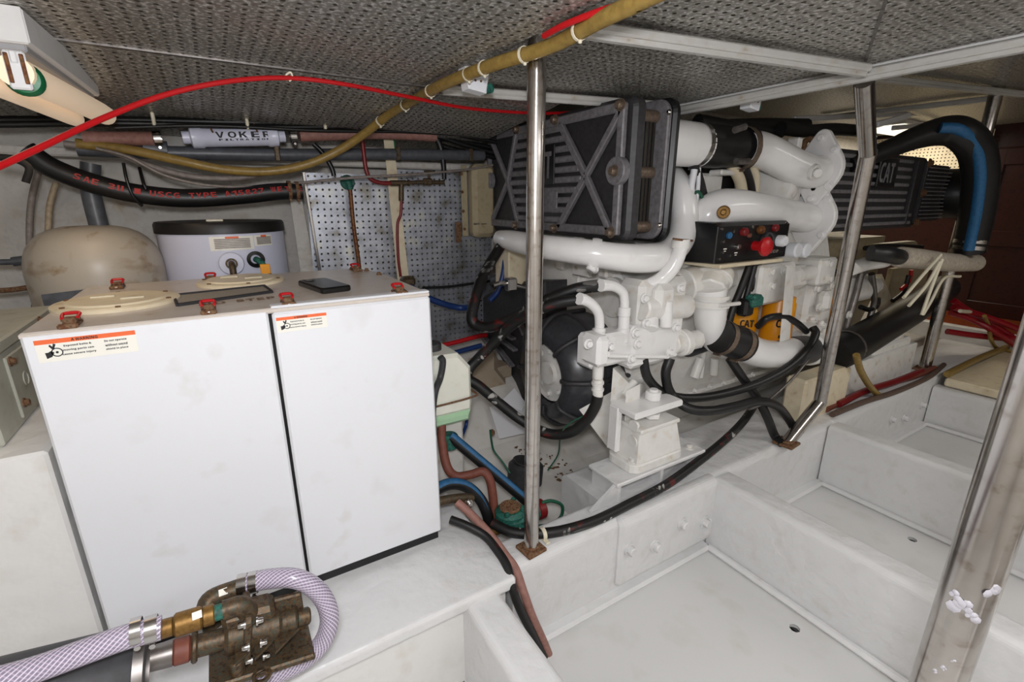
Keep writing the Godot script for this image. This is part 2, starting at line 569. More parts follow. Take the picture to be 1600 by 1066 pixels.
func build_room() -> void:
	# floor of the bays
	var fl := thing("floor", "white painted floor panels in the bays between cross frames", "floor", "", "structure")
	var b := MB.new()
	b.box(V(2.0, -0.82, -0.4), V(6.8, 0.06, 4.2))
	part(fl, "bilge_bottom", b, M.hull)
	var bays := [[-0.98, 0.415], [0.505, 1.465], [1.57, 2.30], [2.40, 3.5]]
	var holes := [[99.0, 0.0], [1.384, -0.544], [2.323 - 0.12, -0.527], [99.0, 0.0]]
	for k in 4:
		b = MB.new()
		var x0: float = bays[k][0]
		var x1: float = bays[k][1]
		var hx: float = holes[k][0]
		var hz: float = holes[k][1]
		var z0 := -0.93
		var z1 := 1.1
		if hx > 50.0:
			b.box(V((x0 + x1) / 2, -0.31, (z0 + z1) / 2), V(x1 - x0, 0.02, z1 - z0), 0.003)
		else:
			var s := 0.05
			for q in [[x0, hx - s, z0, z1], [hx + s, x1, z0, z1], [hx - s, hx + s, z0, hz - s], [hx - s, hx + s, hz + s, z1]]:
				b.face([V(q[0], -0.3, q[2]), V(q[1], -0.3, q[2]), V(q[1], -0.3, q[3]), V(q[0], -0.3, q[3])], Vector3.UP)
			b.perf(V(hx - s, -0.3, hz - s), V(2 * s, 0, 0), V(0, 0, 2 * s), 1, 1, 0.016, Vector3.UP)
			var dh := MB.new()
			dh.lathe([V2(0.0162, -0.002), V2(0.0162, -0.012)], V(hx, -0.3, hz), Vector3.UP, 16)
			part(fl, "drain_hole", dh, M.floor)
		part(fl, "floor_panel", b, M.floor)
		for e in [[V(x0, -0.3, -0.935), V(x1, -0.3, -0.935), 0], [V(x0 + 0.008, -0.3, -0.93), V(x0 + 0.008, -0.3, 1.1), 1], [V(x1 - 0.008, -0.3, -0.93), V(x1 - 0.008, -0.3, 1.1), 1]]:
			b = MB.new()
			b.bar(e[0] + V(0, 0.01, 0), e[1] + V(0, 0.01, 0), 0.055 if e[2] == 0 else 0.03, 0.022, Vector3.UP, 0.009)
			part(fl, "edge_batten", b, M.girder)
	# long girder carrying the engine
	var g := thing("engine_girder", "long white painted engine girder with thick glossy paint", "girder", "", "structure")
	b = MB.new()
	b.prism(rr(-0.42, -1.075, 0.0, -0.945, 0.03, 6), V(0.58, 0, 0), Vector3.UP, Vector3.BACK, 0.46)
	b.prism(rr(-0.42, -1.27, 0.001, -0.9455, 0.03, 6), V(1.0, 0, 0), Vector3.UP, Vector3.BACK, 4.0)
	part(g, "girder_beam", b, M.girder)
	b = MB.new()
	b.prism(rr(-0.27, -0.99, 0.004, -0.925, 0.03, 6), V(0.985, 0, 0), Vector3.UP, Vector3.BACK, 0.5, 0.012)
	part(g, "doubler_plate", b, M.girder)
	b = MB.new()
	b.prism(rr(-0.25, -0.99, 0.003, -0.935, 0.025, 6), V(2.36, 0, 0), Vector3.UP, Vector3.BACK, 0.06, 0.01)
	part(g, "doubler_plate", b, M.girder)
	var bm := bolt_mesh(0.016, 0.024)
	for q in [V(1.023,-0.114,-0.925),V(1.15,-0.154,-0.925),V(1.284,-0.118,-0.925),V(1.416,-0.162,-0.925),V(3.031,-0.151,-0.945),V(3.202,-0.186,-0.945),V(3.427,-0.155,-0.945),V(3.575,-0.202,-0.945)]:
		copy(g, "girder_bolt", bm, M.girder, facing(q, Vector3.BACK))
	# cross frames
	for x in [0.46, 1.518, 2.35]:
		b = MB.new()
		b.prism(rr(-0.40, x - 0.05, 0.0, x + 0.05, 0.022, 5), V(0, 0, 1.1), Vector3.UP, Vector3.RIGHT, 2.04)
		one("cross_frame", b, M.girder, {0.46: "white cross frame beside the cabinet platform with hoses running down it", 1.518: "white cross frame between the two nearest open bays of the girder", 2.35: "white cross frame at the foot of the bent steel post"}[x], "frame", "", "structure")
	# platform under the cabinet
	var pf := thing("platform", "white painted platform shelf under the tall white cabinet", "platform", "", "structure")
	b = MB.new()
	b.prism(rr(-0.02, -2.26, 0.02, -0.893, 0.012, 4), V(-1.08, 0, 0), Vector3.UP, Vector3.BACK, 1.64, 0.006)
	part(pf, "shelf_top", b, M.girder)
	b = MB.new()
	b.box(V(-0.27, -0.2, -0.945), V(1.62, 0.36, 0.05))
	part(pf, "front_panel", b, M.paint)
	# hull skin behind the girder
	b = MB.new()
	var prof := [V2(-1.05, -0.19), V2(-1.22, -0.16), V2(-1.45, -0.11), V2(-1.62, -0.02), V2(-1.80, 0.17), V2(-2.0, 0.29), V2(-2.27, 0.34)]
	for i in prof.size() - 1:
		var p: Vector2 = prof[i]
		var q: Vector2 = prof[i + 1]
		b.face([V(0.5, p.y, p.x), V(5.2, p.y, p.x), V(5.2, q.y, q.x), V(0.5, q.y, q.x)], Vector3.UP)
	one("hull_skin", b, M.hull, "stained white hull skin sloping up behind the girder", "hull", "", "structure")
	# walls and roof
	b = MB.new(); b.box(V(2.0, 0.65, -2.33), V(6.8, 2.3, 0.1))
	one("wall_back", b, M.wallpaint, "rough dull white hull side wall behind the tanks", "wall", "", "structure")
	b = MB.new(); b.box(V(-1.15, 0.65, -0.5), V(0.1, 2.3, 3.6))
	one("wall_left", b, M.wallpaint, "white end wall beside the beige tank", "wall", "", "structure")
	b = MB.new(); b.box(V(5.35, 0.65, -0.5), V(0.1, 2.3, 3.6))
	one("wall_right", b, M.mahogany, "red brown wooden end wall around the door", "wall", "", "structure")
	b = MB.new(); b.box(V(2.0, 0.65, 1.25), V(6.8, 2.3, 0.1))
	one("wall_front", b, M.wallpaint, "white inner wall facing the engine", "wall", "", "structure")
	var ce := thing("ceiling", "perforated aluminium ceiling panels framed in white strips", "ceiling", "", "structure")
	b = MB.new(); b.box(V(0.18, 1.42, -0.5), V(2.72, 0.06, 3.7))
	part(ce, "insulation_backing", b, M.backing)
	b = MB.new(); b.box(V(3.48, 1.64, -0.5), V(3.9, 0.06, 3.7))
	part(ce, "insulation_backing", b, M.backing)
	b = MB.new(); b.box(V(1.545, 1.48, -0.5), V(0.02, 0.28, 3.6))
	part(ce, "ceiling_drop", b, M.paint)
	var pitch := 0.0262
	b = MB.new()
	b.perf(V(-0.96, 1.325, -1.45), V(pitch, 0, 0), V(0, 0, pitch), 60, 98, 0.0047, Vector3.DOWN)
	part(ce, "ceiling_panel", b, M.alu)
	b = MB.new()   # strip that dips towards the hull side
	b.perf(V(-0.96, 1.325, -1.45), V(pitch, 0, 0), V(0, -0.0030, -pitch), 78, 31, 0.0047, V(0, -1, 0.1).normalized())
	part(ce, "ceiling_panel", b, M.alu)
	b = MB.new()
	b.perf(V(0.612, 1.345, -1.45), V(pitch, 0, 0), V(0, 0, pitch), 36, 98, 0.0047, Vector3.DOWN)
	part(ce, "ceiling_panel", b, M.alu)
	b = MB.new()
	b.perf(V(1.56, 1.57, -2.26), V(pitch, 0, 0), V(0, 0, pitch), 142, 128, 0.0047, Vector3.DOWN)
	part(ce, "ceiling_panel", b, M.alu)
	for q in [[V(0.652,1.325,-0.835), V(1.477,1.325,-0.688), 0.04], [V(2.7,1.55,-1.21), V(3.782,1.55,-0.962), 0.05], [V(1.535, 1.325, 1.0), V(1.535, 1.325, -2.25), 0.05], [V(3.638,1.55,-1.918), V(3.775,1.55,-1.06), 0.06], [V(0.639,1.325,-1.45), V(1.438,1.325,-1.273), 0.03]]:
		b = MB.new()
		b.bar(q[0], q[1], q[2], 0.018, Vector3.UP, 0.004)
		b.bar(q[0] + V(0, -0.012, 0), q[1] + V(0, -0.012, 0), q[2] * 0.5, 0.012, Vector3.UP, 0.003)
		part(ce, "ceiling_strip", b, M.strip)
	for q in [[V(1.057,1.343,-0.479), V(1.477,1.343,-0.691), 0.006], [V(-0.96, 1.3235, -1.45), V(0.60, 1.3235, -1.45), 0.012], [V(0.607, 1.335, 1.0), V(0.607, 1.335, -1.45), 0.012]]:
		b = MB.new()
		b.bar(q[0], q[1], q[2], 0.003 if q[2] < 0.01 else 0.004)
		part(ce, "panel_seam", b, M.stand)
	# lamps of the room that stand outside the frame
	ceiling_lamp(V(0.95, 1.30, 0.55), Vector2(1.1, 0.16), 0.95, Color(1.0, 0.99, 0.985), "long white ceiling light over the open walkway")
	ceiling_lamp(V(2.7, 1.52, 0.45), Vector2(1.1, 0.16), 1.2, Color(1.0, 0.985, 0.97), "long white ceiling light over the far walkway")

func post(called: String, pts: Array, r: float, label: String, foot: bool) -> void:
	var t := thing(called, label, "post")
	for i in pts.size() - 1:
		var b := MB.new()
		var d: Vector3 = (pts[i + 1] - pts[i]).normalized()
		b.cyl(pts[i] - d * (r * 0.45 if i > 0 else 0.0), pts[i + 1] + d * (r * 0.45 if i + 2 < pts.size() else 0.0), r, 32)
		part(t, "steel_tube", b, M.steel)
	if foot:
		var b := MB.new()
		b.box(pts[0] + V(0, 0.006, 0), V(r * 3.2, 0.012, r * 3.2), 0.003, Basis(Vector3.UP, 0.1))
		part(t, "foot_plate", b, M.rust, "rusty square foot plate")
		b = MB.new()
		b.cyl(pts[0] + V(0, 0.010, 0), pts[0] + V(0, 0.022, 0), r * 1.18, 20, 0.004)
		part(t, "weld_ring", b, M.rust)
	else:
		var b := MB.new()
		b.cyl(pts[0], pts[0] + V(0, 0.01, 0), r * 1.5, 20, 0.003)
		part(t, "foot_plate", b, M.steel)

func build_posts() -> void:
	post("support_post", [V(0.666, 0.0, -0.981), V(0.663, 1.345, -0.981)], 0.0215, "straight stainless steel post in front of the black finned cooler", true)
	post("support_post", [V(1.95,0.004,-0.943), V(2.19,0.142,-0.95), V(1.973,1.16,-0.86), V(1.669,1.337,-0.775)], 0.026, "bent stainless steel post standing on the girder before the yellow filters", true)
	post("support_post", [V(0.645, -0.3, -0.098), V(0.645, 1.345, -0.098)], 0.0235, "stainless steel post with white paint splashes rising from the bay floor", false)
	post("support_post", [V(3.62, 0.0, -1.03), V(3.62, 1.58, -1.03)], 0.031, "steel post among the cables at the far end", true)
	# paint splashes on the bay post are thick blobs of paint
	var t: Node3D = tops[tops.size() - 2]
	for q in [[0.585, 0.0, 0.010], [0.579, 0.35, 0.007], [0.592, -0.3, 0.008], [0.615, 0.9, 0.009], [0.50, 0.1, 0.003], [0.49, -0.2, 0.003], [0.515, 0.3, 0.002]]:
		var b := MB.new()
		var a: float = -2.55 + q[1]
		var dir := V(cos(a) , 0, -sin(a))
		dir = V(-0.99, 0, 0.1).rotated(Vector3.UP, q[1])
		for k in 4:
			var off: Vector3 = V(sin(q[1] * 7.0 + k * 2.1), cos(k * 1.7 + q[0] * 40.0), cos(q[1] * 9.0 + k)) * q[2] * 0.55
			off -= dir * off.dot(dir)
			b.lathe([V2(0.0, 0.0018), V2(q[2] * 0.3, 0.0015), V2(q[2] * (0.35 + 0.12 * k), 0.0)], V(0.645, q[0], -0.098) + dir * 0.0232 + off, dir, 7)
		part(t, "paint_splash", b, M.splash, "dried white paint splash")

func latch(t: Node3D, at: Vector3, dir: Vector3, open := false) -> void:
	# toggle latch: base plate, lever, red handle, wire loop; dir points to the panel edge it hooks
	var s := Vector3.UP.cross(dir)
	var b := MB.new()
	b.box(at + V(0, 0.003, 0), V(0.026, 0.005, 0.046), 0.001, Basis(s, Vector3.UP, dir))
	b.box(at + V(0, 0.010, 0) + dir * 0.004, V(0.020, 0.012, 0.022), 0.003, Basis(s, Vector3.UP, dir))
	b.cyl(at + V(0, 0.012, 0) - s * 0.014, at + V(0, 0.012, 0) + s * 0.014, 0.004, 8)
	b.box(at + dir * 0.030 + V(0, 0.004, 0), V(0.030, 0.010, 0.010), 0.003, Basis(s, Vector3.UP, dir))
	var body := part(t, "latch", b, M.rust, "rusty toggle latch with a red handle")
	b = MB.new()
	b.tube([at + s * 0.011 + dir * 0.004 + V(0, 0.014, 0), at + s * 0.011 - dir * 0.016 + V(0, 0.020, 0), at - s * 0.011 - dir * 0.016 + V(0, 0.020, 0), at - s * 0.011 + dir * 0.004 + V(0, 0.014, 0)], 0.0032, 6, 4)
	b.box(at - dir * 0.016 + V(0, 0.020, 0), V(0.022, 0.005, 0.009), 0.002, Basis(s, Vector3.UP, dir))
	part(body, "handle", b, M.redhandle, "red handle")
	b = MB.new()
	var lo := -0.03 if open else 0.03
	b.tube([at + s * 0.009 + V(0, 0.012, 0), at + s * 0.011 + dir * lo + V(0, 0.006, 0), at - s * 0.011 + dir * lo + V(0, 0.006, 0), at - s * 0.009 + V(0, 0.012, 0)], 0.0018, 6, 4)
	part(body, "wire_loop", b, M.chrome)

func warning_sticker(t: Node3D, c: Vector3, w: float, h: float) -> void:
	var b := MB.new()
	b.box(c, V(w, h, 0.0012))
	var s := part(t, "warning_sticker", b, M.sticker, "cream warning sticker with an orange stripe")
	b = MB.new()
	b.box(c + V(0, h * 0.40, 0.0007), V(w, h * 0.2, 0.0006))
	part(s, "orange_stripe", b, M.orange)
	b = MB.new()
	var z := 0.0008
	b.text("⚠ WARNING".replace("⚠", "A"), c + V(-w * 0.02, h * 0.40, z + 0.0004), Vector3.RIGHT, Vector3.UP, w * 0.26, h * 0.12)
	var lines := ["Exposed belts &", "moving parts can", "cause severe injury"]
	var lines2 := ["Do not operate", "without sound", "shield in place"]
	for i in 3:
		b.text(lines[i], c + V(-w * 0.10, h * (0.14 - 0.19 * i), z), Vector3.RIGHT, Vector3.UP, w * (0.27 + 0.03 * i), h * 0.11)
		b.text(lines2[i], c + V(w * 0.28, h * (0.14 - 0.19 * i), z), Vector3.RIGHT, Vector3.UP, w * 0.23, h * 0.11)
	# hand drawn into a pulley
	b.lathe([V2(h * 0.20, 0), V2(h * 0.20, 0.0006), V2(h * 0.16, 0.0006), V2(h * 0.16, 0)], c + V(-w * 0.31, -h * 0.10, 0.0006), Vector3.BACK, 20)
	b.lathe([V2(h * 0.05, 0), V2(h * 0.05, 0.0006), V2(0, 0.0006)], c + V(-w * 0.31, -h * 0.10, 0.0006), Vector3.BACK, 10)
	b.prism([V2(-0.2, -0.35), V2(-0.02, -0.28), V2(0.08, -0.1), V2(-0.02, -0.02), V2(-0.12, -0.08), V2(-0.22, -0.08)], c + V(-w * 0.36, 0, 0.0006), V(h, 0, 0), V(0, h, 0), 0.0006)
	b.prism([V2(-0.03, 0.05), V2(0.03, 0.05), V2(0.12, 0.26), V2(0.04, 0.3), V2(0.0, 0.16), V2(-0.08, 0.27), V2(-0.12, 0.2)], c + V(-w * 0.34, 0, 0.0006), V(h, 0, 0), V(0, h, 0), 0.0006)
	part(s, "print", b, M.ink)

func build_cabinet() -> void:
	var t := thing("sound_shield_cabinet", "tall white sheet metal cabinet with two front doors and a dusty top", "cabinet")
	var x0 := -0.325
	var x1 := 0.446
	var y1 := 0.776
	var zf := -1.14
	var zb := -1.715
	var b := MB.new()
	b.box(V((x0 + x1) / 2, 0.412, (zf - 0.02 + zb) / 2), V(x1 - x0 - 0.004, 0.71, zf - 0.02 - zb), 0.004)
	part(t, "body", b, M.white)
	b = MB.new()
	b.prism([V2(x0, -zf), V2(x1, -zf), V2(x1, -zb - 0.16), V2(x1 - 0.04, -zb - 0.03), V2(x1 - 0.09, -zb), V2(x0, -zb)], V(0, y1 - 0.012, 0), Vector3.RIGHT, Vector3.FORWARD, 0.012, 0.003)
	part(t, "top_panel", b, M.cabtop, "dusty beige stained top panel")
	b = MB.new()
	b.box(V((x0 + 0.071) / 2, 0.412, zf - 0.008), V(0.071 - x0, 0.722, 0.018), 0.005)
	part(t, "door", b, M.white)
	b = MB.new()
	b.box(V((0.078 + x1) / 2, 0.410, zf - 0.004), V(x1 - 0.078, 0.712, 0.020), 0.005)
	part(t, "door", b, M.white)
	b = MB.new()
	b.box(V(0.0745, 0.40, zf - 0.014), V(0.008, 0.72, 0.012))
	part(t, "door_seal", b, M.dark)
	b = MB.new()
	b.box(V((x0 + x1) / 2, 0.0385, (zf + zb) / 2 - 0.010), V(x1 - x0 - 0.01, 0.037, zf - zb - 0.005))
	part(t, "base_frame", b, M.black, "black base frame")
	b = MB.new()
	b.box(V((0.078 + x1) / 2, y1 + 0.002, zf - 0.012), V(x1 - 0.078, 0.006, 0.030), 0.002)
	part(t, "door_lip", b, M.white)
	# round inspection covers
	for q in [[V(-0.214,0.776,-1.382), 0.118], [V(0.043,0.776,-1.574), 0.112]]:
		b = MB.new()
		var r: float = q[1]
		b.lathe([V2(r, 0), V2(r, 0.006), V2(r - 0.004, 0.009), V2(r - 0.022, 0.009), V2(r - 0.026, 0.013), V2(0, 0.013)], q[0], Vector3.UP, 48)
		var c := part(t, "inspection_cover", b, M.cream, "round cream plastic inspection cover")
		for k in 6:
			b = MB.new()
			var a := TAU * k / 6.0 + 0.4
			b.cyl(q[0] + V(cos(a) * (r - 0.012), 0.008, sin(a) * (r - 0.012)), q[0] + V(cos(a) * (r - 0.012), 0.0115, sin(a) * (r - 0.012)), 0.005, 8)
			part(c, "screw", b, M.rust)
		for sx in [-0.03, 0.03]:
			b = MB.new()
			b.box(q[0] + V(sx, 0.0145, sx * 0.8), V(0.045, 0.004, 0.014), 0.002)
			part(c, "grip_slot", b, M.tie)
	# air intake felt in a frame
	b = MB.new()
	var fa: Array = [V(-0.112,0.779,-1.41),V(0.091,0.779,-1.448),V(0.1,0.779,-1.341),V(-0.097,0.779,-1.27)]
	b.face(fa, Vector3.UP)
	part(t, "filter_mat", b, M.felt, "speckled grey filter mat")
	for k in 4:
		b = MB.new()
		b.bar(fa[k], fa[(k + 1) % 4], 0.006, 0.008, Vector3.UP, 0.001)
		part(t, "filter_frame", b, M.ink)
	b = MB.new()
	b.text("NO  STEP", V(0.021,0.777,-1.265), V(1, 0, -0.04).normalized(), V(-0.04, 0, -1).normalized(), 0.155, 0.028)
	part(t, "lettering", b, M.fadedink)
	for q in [V(-0.258,0.776,-1.204),V(-0.037,0.776,-1.218),V(0.116,0.776,-1.251),V(0.377,0.776,-1.294)]:
		latch(t, Vector3(q.x, 0.776, zf - 0.035), Vector3.BACK, q.x < -0.2)
	for q in [V(-0.248,0.776,-1.675),V(-0.033,0.776,-1.75),V(0.385,0.776,-1.868)]:
		latch(t, Vector3(q.x, 0.776, maxf(q.z, zb + 0.07)), Vector3.BACK)
	var bm := bolt_mesh(0.006, 0.008)
	for q in [V(x1 - 0.03, y1, zb + 0.09), V(x1 - 0.065, y1, zb + 0.03), V(x1 - 0.02, y1, zb + 0.2)]:
		copy(t, "corner_bolt", bm, M.rust, Transform3D(Basis.IDENTITY, q))
	warning_sticker(t, V(-0.235, 0.740, zf + 0.0015), 0.145, 0.042)
	warning_sticker(t, V(0.137, 0.738, zf + 0.0065), 0.105, 0.034)
	# mobile phone lying face down
	var ph := thing("mobile_phone", "black mobile phone lying on the white cabinet top", "phone")
	var pc: Array = [V(0.188,0.782,-1.451),V(0.276,0.782,-1.471),V(0.263,0.782,-1.233),V(0.18,0.782,-1.22)]
	var cen: Vector3 = (pc[0] + pc[1] + pc[2] + pc[3]) / 4.0
	var ex: Vector3 = (pc[1] - pc[0] + pc[2] - pc[3]).normalized()
	var bas := Basis(ex, Vector3.UP, ex.cross(Vector3.UP))
	b = MB.new()
	b.prism(rr(-0.040, -0.088, 0.040, 0.088, 0.012, 5), V(cen.x, 0.776, cen.z), bas.x, -bas.z, 0.015, 0.003)
	part(ph, "case", b, M.phone)
	b = MB.new()
	b.prism(rr(-0.036, -0.084, 0.036, 0.084, 0.010, 5), V(cen.x, 0.791, cen.z), bas.x, -bas.z, 0.0006)
	part(ph, "back_glass", b, M.glassblack)
	b = MB.new()
	b.box(V(cen.x, 0.7922, cen.z) + bas * V(-0.018, 0, -0.060), V(0.018, 0.0016, 0.034), 0.0007, bas)
	part(ph, "camera_bump", b, M.phone)

func build_left_side() -> void:
	# fluorescent fitting
	var t := thing("twin_tube_light", "white ceiling fitting with two thick cream lamp tubes", "light")
	var b := MB.new()
	var ax := V(0.045, 0, -1).normalized()
	var sd := ax.cross(Vector3.UP)
	var near_top: Vector3 = V(-0.231,1.303,-1.255)
	var c0 := near_top + ax * 0.25 - sd * 0.075
	var bs := Basis(sd, Vector3.UP, -ax)
	b.box(V(c0.x, 1.296, c0.z), V(0.15, 0.058, 0.50), 0.004, bs)
	part(t, "housing", b, M.lampwhite)
	b = MB.new()
	b.box(V(c0.x, 1.263, c0.z), V(0.13, 0.014, 0.47), 0.003, bs)
	part(t, "reflector_tray", b, M.lampgrey)
	b = MB.new()
	b.box(V(c0.x, 1.296, c0.z) - ax * 0.2505, V(0.148, 0.056, 0.003), 0.001, bs)
	part(t, "end_plate", b, M.paint, "white end plate with rusty chips")
	var tubes := [[V(-0.256,1.221,-1.3), V(-0.217,1.229,-1.77), 0.026], [V(-0.323,1.215,-1.32), V(-0.287,1.219,-1.8), 0.021]]
	for q in tubes:
		b = MB.new()
		var d: Vector3 = (q[1] - q[0]).normalized()
		b.tube([q[0] - d * 0.05, q[0], q[1], q[1] + d * q[2] * 0.55, q[1] + d * q[2] * 0.9, q[1] + d * q[2]], [q[2], q[2], q[2], q[2] * 0.83, q[2] * 0.45, 0.001], 18, 3)
		part(t, "lamp_tube", b, glow(Color(1.0, 0.90, 0.78), 0.30))
	b = MB.new()
	var gc: Vector3 = V(-0.254,1.212,-1.262)
	b.lathe([V2(0.008, 0.0), V2(0.027, 0.0), V2(0.029, 0.012), V2(0.024, 0.022), V2(0.008, 0.024)], gc + V(0, 0, -0.02), Vector3.BACK, 24)
	part(t, "tube_cap", b, M.greencap, "green plastic tube cap")
	b = MB.new()
	b.box(gc + V(-0.002, 0.010, 0.010), V(0.030, 0.062, 0.010), 0.003)
	b.box(gc + V(-0.002, 0.030, 0.016), V(0.010, 0.02, 0.006), 0.002)
	part(t, "spring_holder", b, M.lampwhite, "white spring holder")
	for sx in [-0.010, 0.010]:
		b = MB.new()
		b.box(gc + V(sx - 0.002, 0.012, 0.0155), V(0.006, 0.048, 0.003), 0.001)
		part(t, "contact_strip", b, M.copper, "copper contact strip")
	var l := AreaLight3D.new()
	l.name = "tube_light_area"
	l.area_size = Vector2(0.12, 0.5)
	l.position = V(c0.x, 1.15, c0.z)
	l.rotation_degrees = V(-90, 0, 0)
	l.light_color = Color(1.0, 0.88, 0.74)
	l.light_energy = 0.06
	l.area_range = 12.0
	l.shadow_enabled = true
	add_child(l)
	# low white locker and the grey switch box on it
	b = MB.new()
	b.box(V(-0.715, 0.28, -1.46), V(0.75, 0.52, 0.60), 0.006)
	one("low_locker", b, M.paint, "low white painted locker carrying the grey bolted box", "locker")
	t = thing("junction_box", "grey green metal box with rusty bolts beside the white cabinet", "box")
	b = MB.new()
	b.box(V(-0.582, 0.6225, -1.47), V(0.34, 0.165, 0.50), 0.005)
	part(t, "box_body", b, M.greybox)
	b = MB.new()
	b.box(V(-0.582, 0.7175, -1.47), V(0.352, 0.026, 0.512), 0.004)
	part(t, "lid", b, M.greybox)
	b = MB.new()
	b.box(V(-0.410, 0.624, -1.45), V(0.006, 0.135, 0.24), 0.002)
	part(t, "cover_plate", b, M.greybox)
	var bm := bolt_mesh(0.007, 0.010)
	for q in [V(-0.407, 0.680, -1.345), V(-0.407, 0.585, -1.350), V(-0.407, 0.680, -1.552), V(-0.406, 0.718, -1.58), V(-0.407, 0.585, -1.552)]:
		copy(t, "rusty_bolt", bm, M.rust, facing(q, Vector3.RIGHT))
	for q in [V(-0.44, 0.68, -1.22), V(-0.44, 0.56, -1.22)]:
		copy(t, "rusty_bolt", bm, M.rust, facing(q, Vector3.BACK))
	b = MB.new()
	b.lathe([V2(0.016, 0), V2(0.016, 0.002), V2(0.013, 0.002), V2(0.013, 0.0)], V(-0.407, 0.625, -1.40), Vector3.RIGHT, 18)
	part(t, "knockout_ring", b, M.greybox)
	# pressure tank
	t = thing("pressure_tank", "beige round topped pressure tank with rust stains behind the cabinet", "tank")
	var tc: Vector3 = V(-0.333,0.838,-1.95)
	b = MB.new()
	var pr := [V2(0.172, 0.0)]
	var R := 0.172
	for q in [[0.172, 0.50], [0.178, 0.505], [0.178, 0.53], [0.172, 0.535], [0.172, 0.70]]:
		pr.append(V2(q[0], q[1]))
	for k in range(1, 9):
		var a := PI / 2 * k / 8.0
		pr.append(V2(R * pow(cos(a), 0.62), 0.70 + 0.135 * sin(a)))
	b.lathe(pr, V(tc.x, 0.095, -1.965), Vector3.UP, 40)
	part(t, "shell", b, M.tank)
	b = MB.new()
	b.prism([V2(-0.06, 0), V2(0.09, 0.01), V2(0.09, 0.075), V2(-0.06, 0.065)], V(-0.38,0.687,-1.79), Vector3.RIGHT, Vector3.UP, 0.002)
	part(t, "dark_label", b, M.greypipe, "dark grey maker label")
	b = MB.new()
	b.cyl(V(tc.x, 0.02, -1.965), V(tc.x, 0.1, -1.965), 0.15, 24)
	part(t, "base_ring", b, M.tank)
	# water heater
	t = thing("water_heater", "white round water heater with a black lid and two pipe fittings", "water heater")
	var hc: Vector3 = V(0.022,0.811,-2.02)
	var hr := 0.197
	b = MB.new()
	b.lathe([V2(0, 0.03), V2(hr, 0.03), V2(hr, 0.905)], V(hc.x, 0, -2.035), Vector3.UP, 48)
	part(t, "shell", b, M.heater)
	b = MB.new()
	b.lathe([V2(hr + 0.005, 0.898), V2(hr + 0.005, 0.926), V2(hr, 0.934), V2(0, 0.938)], V(hc.x, 0, -2.035), Vector3.UP, 48)
	part(t, "lid", b, M.lid, "black plastic lid")
	b = MB.new()
	b.box(V(hc.x - 0.02, 0.939, -1.95), V(0.05, 0.008, 0.03), 0.002)
	part(t, "lid_label", b, M.tie)
	var hp := func(px_ang: float, y: float, off: float) -> Vector3: return V(hc.x + sin(px_ang) * (hr + off), y, -2.035 + cos(px_ang) * (hr + off))
	for q in [[0.10, 0.868, 0.13, 0.045, 0], [0.62, 0.872, 0.07, 0.036, 1]]:
		b = MB.new()
		var rows := 4
		for k in rows:
			var a0: float = q[0] + q[2] / hr * (float(k) / rows - 0.5)
			var a1: float = q[0] + q[2] / hr * (float(k + 1) / rows - 0.5)
			b.face([hp.call(a0, q[1] - q[3] / 2, 0.001), hp.call(a1, q[1] - q[3] / 2, 0.001), hp.call(a1, q[1] + q[3] / 2, 0.001), hp.call(a0, q[1] + q[3] / 2, 0.001)], Vector3.BACK)
		var lab := part(t, "paper_label", b, M.sticker, "printed paper label")
		b = MB.new()
		for k in 6:
			var c: Vector3 = hp.call(q[0], q[1] + q[3] * (0.3 - 0.12 * k), 0.0022)
			b.box(c, V(q[2] * 0.8, 0.0028, 0.0008), 0.0, Basis(Vector3.UP, q[0]))
		part(lab, "print_lines", b, M.greyhose)
		b = MB.new()
		b.box(hp.call(q[0], q[1] + q[3] * 0.42, 0.0022), V(q[2] * 0.3, 0.006, 0.001), 0.0, Basis(Vector3.UP, q[0]))
		part(lab, "orange_bar", b, M.orange)
	var f1: Vector3 = V(0.029,0.803,-1.834)
	var f2: Vector3 = V(0.103,0.811,-1.85)
	b = MB.new()
	b.lathe([V2(0.0, 0.006), V2(0.035, 0.006), V2(0.038, 0.0)], f1, Vector3.BACK, 28)
	part(t, "washer", b, M.heater)
	b = MB.new()
	b.lathe([V2(0.012, 0), V2(0.018, 0.004), V2(0.018, 0.012), V2(0.012, 0.012)], f1, Vector3.BACK, 20)
	b.tube([f1, f1 + V(0, 0, 0.03), f1 + V(0, -0.02, 0.045), f1 + V(0, -0.07, 0.046)], 0.010, 12)
	part(t, "pipe_elbow", b, M.bronze, "brass pipe elbow")
	b = MB.new()
	b.lathe([V2(0.026, 0.0), V2(0.028, 0.006), V2(0.017, 0.010), V2(0.015, 0.0)], f2, Vector3.BACK, 24)
	part(t, "grommet", b, M.black)
	b = MB.new()
	b.tube([f2, f2 + V(0.012, -0.008, 0.03), f2 + V(0.02, -0.03, 0.04), f2 + V(0.02, -0.08, 0.042)], 0.010, 12)
	part(t, "pipe_elbow", b, M.green, "green corroded pipe elbow")
	b = MB.new()
	b.box(f2 + V(0.021, -0.03, 0.052), V(0.030, 0.036, 0.006), 0.002)
	part(t, "tape_tag", b, M.yellow)

func hose(called: String, pts: Array, r, m: Material, label: String, category := "hose", group := "", seg := 12, corr := 0.0, pitch := 0.0) -> MeshInstance3D:
	var b := MB.new()
	b.tube(pts, r, seg, 6, true, corr, pitch)
	return one(called, b, m, label, category, group)

